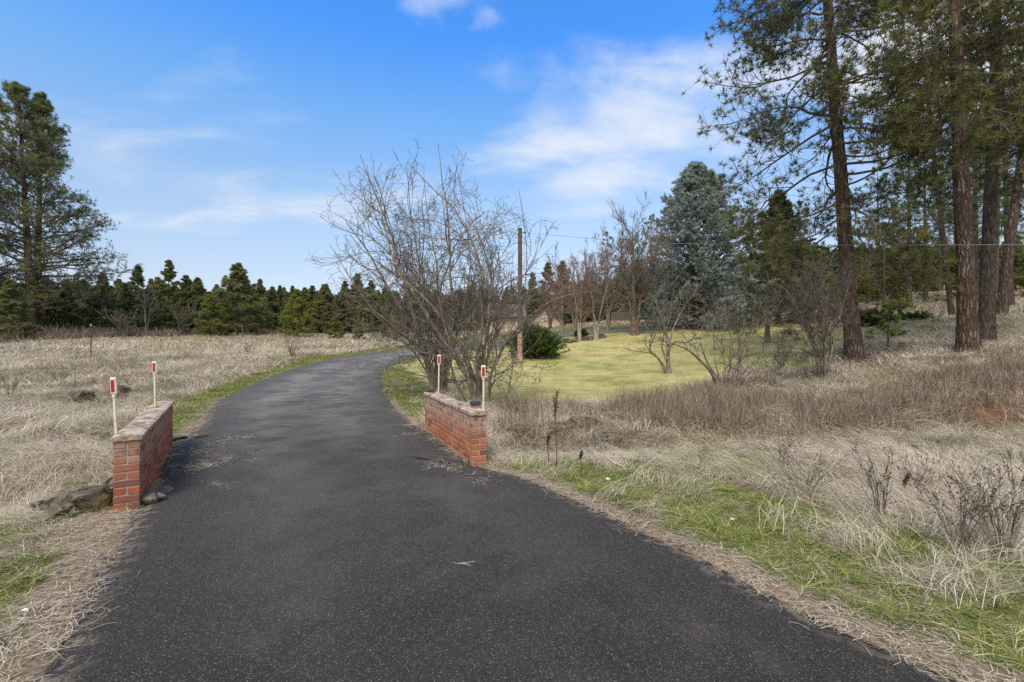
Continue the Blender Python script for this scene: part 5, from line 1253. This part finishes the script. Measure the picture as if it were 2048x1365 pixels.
# spruces
def spruce(seed, Hh, rad, nb=150, K=7, ln=.24, wd=.10, cbz=.02, tones=(.2, .9)):
    rng = np.random.RandomState(seed); tr, lb, fo = Acc(), Acc(), Acc(); n = 12; s = np.linspace(0, 1, n)
    T = np.stack([0 * s, 0 * s, Hh * s], 1)[None]; tubes(tr, T, (.28 * (1 - .95 * s))[None], 9)
    t = cbz + (.985 - cbz) * (np.arange(nb) / nb) ** .9; az_ = np.arange(nb) * 2.399 + rng.normal(size=nb) * .2
    prof = np.clip(.82 + 1.2 * t, 0, 1) * (1 - t) ** .76 + .015; Lb = rad * prof * (.80 + .32 * rng.rand(nb))
    o = np.stack([0 * t, 0 * t, Hh * t], 1); el = -.18 + .95 * t + rng.normal(size=nb) * .06
    d = np.stack([np.cos(az_) * np.cos(el), np.sin(az_) * np.cos(el), np.sin(el)], 1)
    P1 = grow(rng, o, d, Lb, 9, (0, 0, .38), .1, .15); R1 = (.012 * Lb + .01)[:, None] * (1 - .8 * np.linspace(0, 1, 9))[None]; tubes(lb, P1, R1, 3)
    o, d, tt, r, idx = sprout(rng, P1, R1, 15, .2, 1.0, .8, .2); d[:, 2] *= .45
    L2 = np.clip(Lb[idx] * .30 * (1.3 - .8 * tt), .12, 1.3) * (.6 + .6 * rng.rand(len(o))); P2 = grow(rng, o, d, L2, 5, (0, 0, .15), .15, .2)
    tubes(lb, P2[:, ::2], np.full((len(P2), 3), .008), 3)
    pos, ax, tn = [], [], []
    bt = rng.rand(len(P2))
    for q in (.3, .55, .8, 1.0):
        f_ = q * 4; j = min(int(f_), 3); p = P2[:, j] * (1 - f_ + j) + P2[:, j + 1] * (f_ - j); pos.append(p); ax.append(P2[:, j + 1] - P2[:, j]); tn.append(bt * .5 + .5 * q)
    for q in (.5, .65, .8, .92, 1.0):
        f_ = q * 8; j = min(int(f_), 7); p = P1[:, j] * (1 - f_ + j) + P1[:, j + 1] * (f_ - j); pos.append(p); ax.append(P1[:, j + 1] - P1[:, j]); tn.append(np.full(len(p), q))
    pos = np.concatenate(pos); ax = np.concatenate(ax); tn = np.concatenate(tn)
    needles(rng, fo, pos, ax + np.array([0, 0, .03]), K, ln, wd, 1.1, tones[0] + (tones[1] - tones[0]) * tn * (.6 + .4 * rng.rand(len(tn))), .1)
    return tr, lb, fo
b = at(1392, 43); Hh = zt(330, 43) - b[2]
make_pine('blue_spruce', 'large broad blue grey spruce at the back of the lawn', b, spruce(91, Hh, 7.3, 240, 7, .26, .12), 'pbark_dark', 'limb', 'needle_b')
b = at(1557, 45); Hh = zt(385, 45) - b[2]
make_pine('dark_spruce', 'dark green spruce right of the blue spruce, behind the pine boughs', b, spruce(92, Hh, 4.6, 150, 6), 'pbark_dark', 'limb', 'needle_dk')
# junipers
def juniper(seed, rad, Hh, n=420, m='juniper', K=16, ln=.12, wd=.04, K2=3):
    rng = np.random.RandomState(seed); tr, fo = Acc(), Acc()
    a = rng.rand(n) * 6.283; e = rng.rand(n) ** .8 * 1.45; d = np.stack([np.cos(a) * np.cos(e), np.sin(a) * np.cos(e), np.sin(e) * .8 + .1], 1)
    ln_ = rad * (.65 + .45 * rng.rand(n)) * (1 - .0 * e); ln_ = ln_ * np.minimum(1, Hh / (rad * np.maximum(np.sin(e), .3)) )
    P1 = grow(rng, np.stack([.1 * rng.normal(size=n) * rad, .1 * rng.normal(size=n) * rad, np.full(n, .05)], 1), d, ln_, 7, (0, 0, .25), .25, .3)
    P1[..., 2] = np.maximum(P1[..., 2], .02)
    tubes(tr, P1, np.full(P1.shape[:2], .012) * np.linspace(1, .3, 7)[None], 3)
    t0 = rng.rand(n)
    for q in (2.6, 3.4, 4.2, 4.8, 5.3, 5.9):
        j = min(int(q), 5); p = P1[:, j] * (1 - q + j) + P1[:, j + 1] * (q - j); needles(rng, fo, p, P1[:, j + 1] - P1[:, j] + np.array([0, 0, .05]), K, ln * 1.6, wd, 1.2, t0 * .6 + .1 + .05 * q, .12)
    return tr, fo
def make_jun(px, d, w_, topy, label, seed, name='juniper_bush', cat='bush', m='juniper', n=420):
    b = at(px, d); rad = w_ / 2 / F * d; Hh = zt(topy, d) - b[2]
    a = juniper(seed, rad, Hh, n); t = thing(name, label, cat, b)
    obj('stem', a[0].build(name + '_stem', M['limb']), t, kind='stuff'); obj('crown', a[1].build(name + '_crown', M[m]), t, kind='stuff'); return t
make_jun(1068, 27.5, 118, 652, 'spreading green juniper bush directly behind the utility pole', 1, n=520)
make_jun(1163, 38, 26, 628, 'small dark upright evergreen between the pale stemmed trees', 2, 'evergreen_shrub', n=120)
make_jun(1735, 31, 110, 628, 'low dark green juniper on the slope right of the orange barked pine', 3, n=260)
make_jun(1830, 30, 66, 634, 'bright green juniper spray low on the slope', 4, n=160)
# slash pile and grey brush heap at the far left field edge
def heap(name, px, d, w_, topy, label, seed, m, n=220):
    rng = np.random.RandomState(seed); b = at(px, d); rad = w_ / 2 / F * d; Hh = zt(topy, d) - b[2]
    a = Acc(); c = rng.normal(size=(n, 3)) * np.array([.4 * rad, .35 * rad, 0]); c[:, 2] = rng.rand(n) * Hh * np.exp(-(c[:, 0] / rad) ** 2 * 2)
    dd = rng.normal(size=(n, 3)); dd[:, 2] *= .35; P = grow(rng, c, dd, .9 * (.4 + rng.rand(n)), 4, (0, 0, -.2), .3); P[..., 2] = np.maximum(P[..., 2], 0); tubes(a, P, np.full((n, 4), .02), 3)
    needles(rng, a, P.reshape(-1, 3)[::2], np.tile([0, 0, 1.], (len(P.reshape(-1, 3)[::2]), 1)), 3, .3, .06, .2)
    o = obj(name, a.build(name, M[m]), None, b); o['label'] = label; o['category'] = 'brush pile'
heap('slash_pile', 308, 62, 28, 656, 'rusty brown heap of dead branches in front of the far pines', 1, 'slash')
heap('brush_pile', 535, 64, 44, 657, 'grey heap of cut brush before the broad rounded pine', 2, 'brown')

# deep wood behind, one mass
def deep_wood():
    rng = np.random.RandomState(9); c = bpy.data.collections.new('deep_wood_source')
    for i in (0, 1):
        me = [ch for ch in SRC[(i, 'needle_f')].children if ch.name.startswith('crown')][0].data
        o = bpy.data.objects.new('deep_wood_tree_%02d' % i, me); c.objects.link(o)
    n = 1500; px = rng.rand(n) * 2500 - 220; d = 70 + 45 * rng.rand(n) ** 1.2
    x = (px - 1024) / F * d; z = terrain0(x, d)
    top = np.interp(px, [-200, 200, 800, 1100, 1300, 1600, 2300], [565, 575, 586, 580, 540, 500, 480]) + rng.normal(size=n) * 9 + 14 * rng.rand(n)
    s = (CAMH + (682.5 - top) / F * d - z) / 12; s = np.clip(s, .35, 3)
    scatter('deep_wood', 'mass of dark pine wood behind the nearer trees', c, 2, np.stack([x, d, z - .3], 1), np.stack([s * 1.1, s * 1.1, s], 1), np.stack([0 * s, 0 * s, rng.rand(n) * 6.28], 1), rng.randint(0, 2, n))
deep_wood()

# ------------------------------------------------------------------ leafless trees at mid distance
def upright_tree(seed, Hh, r0, nst, spreadw, dens=(9, 7, 4), fork=.25, tw=.012, up=.5):
    rng = np.random.RandomState(seed); stems = []
    for i in range(nst):
        a = i * 2.4 + rng.rand(); sp_ = spreadw * (.25 + .8 * rng.rand()) * (0.15 if nst == 1 else 1); k = .8 + .2 * rng.rand()
        e = np.array([math.cos(a) * sp_, math.sin(a) * sp_, Hh * k]); q0 = np.array([math.cos(a), math.sin(a), 0]) * r0 * (0 if nst == 1 else .6)
        stems.append(([q0 - np.array([0, 0, .15]), q0 + e * np.array([.08, .08, fork]), e * np.array([.5, .5, .6]), e], r0 * (.7 + .4 * rng.rand())))
    return bare(seed, stems, [dict(n=dens[0], ang=.6, len=.42, t0=.22, seg=6, trop=(0, 0, up), wob=.25, curl=.3, rmin=tw), dict(n=dens[1], ang=.6, len=.5, seg=4, trop=(0, 0, up), wob=.25, rmin=tw * .8), dict(n=dens[2], ang=.6, len=.55, seg=3, trop=(0, 0, .4), wob=.25, rmin=tw * .65)])
G7 = 'leafless trees along the far side of the lawn'
UT = [('lawn_tree', 1124, 33, 540, 'straight single trunked bare tree right of the juniper', 1, 1, .16, 1.9, 'trunk_l', 'twig_r', (24, 8, 4)), ('pale_stem_tree', 1160, 35, 520, 'clump of slim pale grey trunks in the stone border', 2, 4, .10, .9, 'trunk_p', 'twig_r', (12, 7, 4)),
      ('forked_tree', 1192, 36, 540, 'pale forked bare tree beside the stone border', 3, 3, .13, 1.6, 'trunk_p', 'twig_g', (12, 7, 4)), ('willow_tree', 1268, 38, 470, 'big bare tree with orange brown leaning trunks left of the blue spruce', 4, 5, .26, 3.0, 'trunk_o', 'twig_g', (17, 9, 5)),
      ('reddish_tree', 1215, 44, 492, 'bare tree with a haze of reddish twigs across the far drive', 5, 4, .14, 2.6, 'trunk_l', 'twig_r', (16, 9, 5)), ('reddish_tree', 1150, 46, 530, 'low reddish twigged bare tree across the drive left of the pale trunks', 6, 4, .12, 2.2, 'trunk_l', 'twig_r', (14, 8, 5)),
      ('bare_thicket_tree', 1100, 50, 560, 'bare thicket in front of the tan house', 7, 6, .08, 2.4, 'twig_d', 'twig_r', (12, 8, 4)), ('bare_thicket_tree', 995, 42, 585, 'bare thicket left of the utility pole', 8, 6, .07, 2.0, 'twig_d', 'twig_d', (12, 8, 4)),
      ('lichen_trunk_tree', 972, 30, 480, 'pale lichened twin trunk tree left of the utility pole', 9, 2, .13, 1.0, 'trunk_p', 'twig_g', (14, 8, 4)),
      ('young_bare_tree', 1370, 46, 520, 'bare tree behind the blue spruce left flank', 10, 4, .12, 2.0, 'trunk_l', 'twig_g', (12, 7, 4))]
for nm, px, d, ty, lb, sd_, nst, r0, sw, mt, mc, dn in UT:
    b = at(px, d); Hh = zt(ty, d) - b[2]; a = upright_tree(300 + sd_, Hh, r0, nst, sw, dn, up=.45)
    make_bare(nm, lb, 'tree', b, a, mt, mc, G7, rz=sd_)
G8 = 'leafless small trees at the far side of the left field'
FT = [('field_tree', 245, 52, 622, 'leaning round bare bush tree right of the rusty post', 1, 5, .08, 2.0), ('field_tree', 362, 60, 608, 'small bare tree before the yellow green pine', 2, 4, .12, 2.4), ('field_tree', 420, 62, 643, 'pale dead forked sapling in front of the broad rounded pine', 3, 2, .09, 1.2),
      ('field_tree', 292, 58, 575, 'white stemmed bare tree among the left treeline', 4, 3, .09, 1.8), ('field_tree', 790, 40, 640, 'low reddish bush beside the far bend of the drive', 5, 6, .05, 1.4)]
for nm, px, d, ty, lb, sd_, nst, r0, sw in FT:
    b = at(px, d); Hh = zt(ty, d) - b[2]; a = upright_tree(400 + sd_, Hh, r0, nst, sw, (10, 6, 3), up=.3, tw=.016)
    make_bare(nm, lb, 'tree', b, a, 'trunk_p' if sd_ in (3, 4) else 'twig_d', 'twig_r' if sd_ == 5 else 'twig_g', G8)

# ------------------------------------------------------------------ utility pole, wire, posts
b = at(1040, 25.2); Hh = zt(457, 25.2) - b[2]
pl = thing('utility_pole', 'wooden utility pole with a pinkish weathered foot and a yard light on an arm', 'pole', b)
a = Acc(); P = np.array([[(0, 0, -.2), (0, 0, Hh * .5), (0, 0, Hh)]]); tubes(a, P, np.array([[.15, .13, .11]]), 14); a.add(np.array([(math.cos(i * .449) * .11, math.sin(i * .449) * .11, Hh) for i in range(14)] + [(0, 0, Hh + .01)]), np.array([(i, (i + 1) % 14, 14) for i in range(14)]))
obj('shaft', a.build('pole_shaft', M['pole'], True), pl)
a = Acc(); P = np.array([[(-.1, -.05, Hh - .75), (-.14, -.05, Hh - .35), (-.35, -.05, Hh - .2), (-.7, -.05, Hh - .2), (-.95, -.05, Hh - .25)]]); tubes(a, P, np.full((1, 5), .025), 6)
box(a, -.13, -.1, -.09, -.01, Hh - .85, Hh - .45)
arm = obj('arm', a.build('lamp_arm', M['metal'], True), pl)
a = Acc(); hx = -1.05
for (z0, z1, r0_, r1_) in ((-.36, -.18, .05, .10), (-.56, -.36, .13, .09), ):
    tubes(a, np.array([[(hx, -.05, Hh + z0), (hx, -.05, Hh + z1)]]), np.array([[r0_ if z0 > -.5 else .14, r1_]]), 10)
tubes(a, np.array([[(hx + .15, -.05, Hh - .25), (hx, -.05, Hh - .25)]]), np.array([[.05, .08]]), 8)
lampo = obj('yard_light', a.build('yard_light', M['metal'], True), pl)
a = Acc(); tubes(a, np.array([[(hx, -.05, Hh - .18), (hx, -.05, Hh - .04), (hx, -.05, Hh - .02)]]), np.array([[.055, .055, .01]]), 8); obj('photocell', a.build('photocell', M['blackpl'], True), pl)
a = Acc(); tubes(a, np.array([[(.1, -.03, Hh - .24), (.26, -.03, Hh - .24)]]), np.array([[.02, .02]]), 6); tubes(a, np.array([[(.26, -.03, Hh - .32), (.28, -.03, Hh - .24), (.26, -.03, Hh - .16)]]), np.array([[.03, .05, .03]]), 8)
obj('insulator', a.build('insulator', M['blackpl'], True), pl)
def wirepts():
    ps = [P3(1054, 467, 25.2), P3(1130, 473, 24.2), P3(1200, 479, 23.3), P3(1330, 487, 21.8), P3(1500, 490, 19.8), P3(1700, 491, 17.0), P3(1870, 490.5, 14.6), P3(2048, 490, 12.6), P3(2300, 486, 10.5)]
    return np.array([ps])
a = Acc(); W = wirepts(); tubes(a, W, np.full(W.shape[:2], .009), 5)
o = obj('overhead_wire', a.build('overhead_wire', M['wire'], True)); o['label'] = 'thin grey overhead wire running from the utility pole to the right edge'; o['category'] = 'wire'
# rusty post
h_ = hit(182, 724); b = (h_[0], h_[1], gz(*h_)); Hh = zt(648, h_[1]) - b[2]
t = thing('rusty_post', 'rusty steel post with a small green top standing in the left field', 'post', b)
a = Acc(); box(a, -.022, .022, -.006, .006, -.2, Hh - .12); box(a, -.005, .005, -.03, .006, -.2, Hh - .121); obj('shaft', a.build('post_shaft', M['rust']), t)
a = Acc(); box(a, -.02, .02, -.012, .012, Hh - .12, Hh - .04); obj('collar', a.build('post_collar', M['cream']), t)
a = Acc(); V, Fq = box_v(-.06, .06, -.03, .03, Hh - .04, Hh); a.add(V, Fq); obj('top_plate', a.build('post_top', M['greencap']), t)
for i, (px, d, ty, lb) in enumerate([(1888, 58, 570, 'thin pale fence post up on the right slope'), (1826, 56, 583, 'thin pale fence post left of the other on the slope'), (649, 66, 655, 'thin dark fence post by the far pines'), (485, 58, 650, 'short dark post in the shade of the broad rounded pine')]):
    b = at(px, d); a = Acc(); box(a, -.05, .05, -.05, .05, -.2, zt(ty, d) - b[2]); o = obj('fence_post', a.build('fence_post', M['tanpost'] if i < 2 else M['greyfence']), None, b); o['label'] = lb; o['category'] = 'post'; o['group'] = 'far fence posts'
# white hooked tag in the left field
b = hit(150, 740); a = Acc(); P = np.array([[(0, 0, .0), (0, 0, .3), (.02, 0, .42), (.06, 0, .44), (.07, 0, .38)]]); tubes(a, P, np.array([[.004, .004, .01, .012, .008]]), 5)
o = obj('survey_flag', a.build('survey_flag', M['white']), None, (b[0], b[1], gz(*b))); o['label'] = 'small white hooked marker on a thin wire in the left field'; o['category'] = 'marker'

# ------------------------------------------------------------------ buildings glimpsed through the trees
def house():
    d = 58; xl = (975 - 1024) / F * d; xr = (1046 - 1024) / F * d; z0 = gz(xr, d); zb = z0 - .3; zt_ = zt(632, d)
    t = thing('tan_house', 'pale tan house with a brown roof glimpsed behind the utility pole', 'house', ((xl + xr) / 2, d, zb))
    w_ = (xr - xl) / 2; h = zt_ - zb
    wl = obj('wall', None, t) if False else None
    a = Acc(); box(a, -w_, w_, 0, 7, 0, h); wall_ = obj('wall', a.build('house_wall', M['siding']), t)
    for i in range(int(h / .25)):
        a = Acc(); V, Fq = box_v(-w_ - .01, w_ + .01, -.035, -.004, i * .25 + .01, i * .25 + .24); V[:, 1] += (V[:, 2] > i * .25 + .1) * .02; a.add(V, Fq); obj('siding_board', a.build('siding_board', M['siding']), wall_)
    a = Acc(); rz_ = 1.7
    V = np.array([(-w_ - .4, -.5, h - .05), (w_ + .4, -.5, h - .05), (w_ + .4, 3.5, h + rz_), (-w_ - .4, 3.5, h + rz_), (-w_ - .4, 7.5, h - .05), (w_ + .4, 7.5, h - .05)], float)
    V = np.concatenate([V, V - np.array([0, 0, .18])])
    a.add(V, [np.array([(0, 1, 2, 3), (3, 2, 5, 4), (6, 9, 8, 7), (9, 10, 11, 8), (0, 6, 7, 1), (4, 5, 11, 10), (0, 3, 9, 6), (3, 4, 10, 9), (1, 7, 8, 2), (2, 8, 11, 5)])]); obj('roof', a.build('house_roof', M['shingle']), t)
    # gabled wing to the right
    a = Acc(); gx0, gx1 = w_ + .5, w_ + 5.0; gh = h + .1; gm = (gx0 + gx1) / 2
    V = np.array([(gx0, .8, 0), (gx1, .8, 0), (gx1, .8, gh - .8), (gm, .8, gh + 1.0), (gx0, .8, gh - .8)], float); V = np.concatenate([V, V + np.array([0, 5, 0])])
    a.add(V, [np.array([(0, 1, 6, 5), (1, 2, 7, 6), (2, 3, 8, 7), (3, 4, 9, 8), (4, 0, 5, 9)]), np.array([(0, 4, 3), (0, 3, 2), (0, 2, 1), (5, 8, 9), (5, 7, 8), (5, 6, 7)])]); wing = obj('wing', a.build('house_wing', M['siding']), t)
    for s in (-1, 1):
        a = Acc(); x0 = gm; x1 = gx0 - .3 if s < 0 else gx1 + .3; z1 = gh - .95
        V = np.array([(x0, .4, gh + 1.12), (x1, .4, z1), (x1, 6.2, z1), (x0, 6.2, gh + 1.12)], float); V = np.concatenate([V, V - np.array([0, 0, .12])])
        a.add(V, np.array([(0, 1, 2, 3), (7, 6, 5, 4), (0, 4, 5, 1), (1, 5, 6, 2), (2, 6, 7, 3), (3, 7, 4, 0)])); obj('wing_roof', a.build('wing_roof', M['shingle']), t)
house()
def cabin():
    d = 50; x0 = (1438 - 1024) / F * d; x1 = (1530 - 1024) / F * d; zb = gz((x0 + x1) / 2, d) - .3
    t = thing('red_cabin', 'dark red board cabin with a tan porch post half hidden behind the spruces', 'cabin', ((x0 + x1) / 2, d, zb)); w_ = (x1 - x0) / 2; h = zt(604, d) - zb
    a = Acc(); box(a, -w_, w_, 1.6, 6, .2, h); wl = obj('wall', a.build('cabin_wall', M['redwood']), t)
    n = 18
    for i in range(n):
        xx = -w_ + (i + .5) * 2 * w_ / n; obj('board', bevel_box('cabin_board', 2 * w_ / n - .03, .03, h - .3, M['redwood'], .005), wl, (xx, 1.582, .25))
    for xx in (-w_ + .45, -w_ + .75, w_ * .1, w_ - .3): obj('porch_post', bevel_box('porch_post', .14, .14, h - .2, M['tanpost'], .01), t, (xx, .05, 0))
    obj('deck', bevel_box('cabin_deck', 2 * w_, 1.9, .14, M['tanpost'], .01), t, (0, .7, .2))
    for i in range(4): obj('step', bevel_box('cabin_step', 1.2, .3, .06, M['tanpost'], .01), t, (-w_ + 1.3, -.35 - .28 * i, .2 - .14 * i + .1))
    a = Acc(); V = np.array([(-w_ - .5, -.5, h - .1), (w_ + .5, -.5, h - .1), (w_ + .5, 3.6, h + 1.5), (-w_ - .5, 3.6, h + 1.5), (w_ + .5, 7, h - .1), (-w_ - .5, 7, h - .1)], float); V = np.concatenate([V, V - np.array([0, 0, .16])])
    a.add(V, np.array([(0, 1, 2, 3), (3, 2, 4, 5), (6, 9, 8, 7), (9, 11, 10, 8), (0, 6, 7, 1), (5, 4, 10, 11), (0, 3, 9, 6), (3, 5, 11, 9), (1, 7, 8, 2), (2, 8, 10, 4)])); obj('roof', a.build('cabin_roof', M['shingle']), t)
    wf = obj('window', bevel_box('cabin_window', 1.2, .1, 1.0, M['tanpost'], .01), t, (w_ * .5, 1.55, 1.1)); obj('pane', bevel_box('cabin_pane', 1.0, .04, .8, M['glass'], .005), wf, (0, -.05, .1))
cabin()
def board_fence():
    d = 56; x0, x1 = (1212 - 1024) / F * d, (1262 - 1024) / F * d; b = ((x0 + x1) / 2, d, gz((x0 + x1) / 2, d)); h = zt(624, d) - b[2]
    t = thing('board_fence', 'dark upright board fence behind the orange brown trunks', 'fence', b); n = 16; w_ = x1 - x0
    me = bevel_box('fence_board', w_ / n - .02, .03, max(h, 1.0), M['greyfence'], .004)
    for i in range(n): obj('board', me, t, (-w_ / 2 + (i + .5) * w_ / n, 0, 0))
    for z in (.3, max(h, 1) - .3): obj('rail', bevel_box('fence_rail', w_, .05, .09, M['greyfence'], .004), t, (0, .045, z))
board_fence()
# fallen branch of needles on the asphalt
h_ = hit(915, 1135); rng = np.random.RandomState(4); a = Acc(); P = grow(rng, np.array([[0, 0, .01]] * 4), np.array([[1, -.2, 0], [.8, .3, 0], [-.6, .4, 0], [.9, 0, 0]], float), np.array([.11, .07, .05, .14]), 5, (0, 0, 0), .4, 1.2); P[..., 2] = .012
tubes(a, P, np.full(P.shape[:2], .0016), 3); o = obj('fallen_twig', a.build('fallen_twig', M['straw']), None, (h_[0], h_[1], gz(*h_) + .008)); o['label'] = 'tiny curled tan twig lying on the asphalt in the foreground'; o['category'] = 'twig'
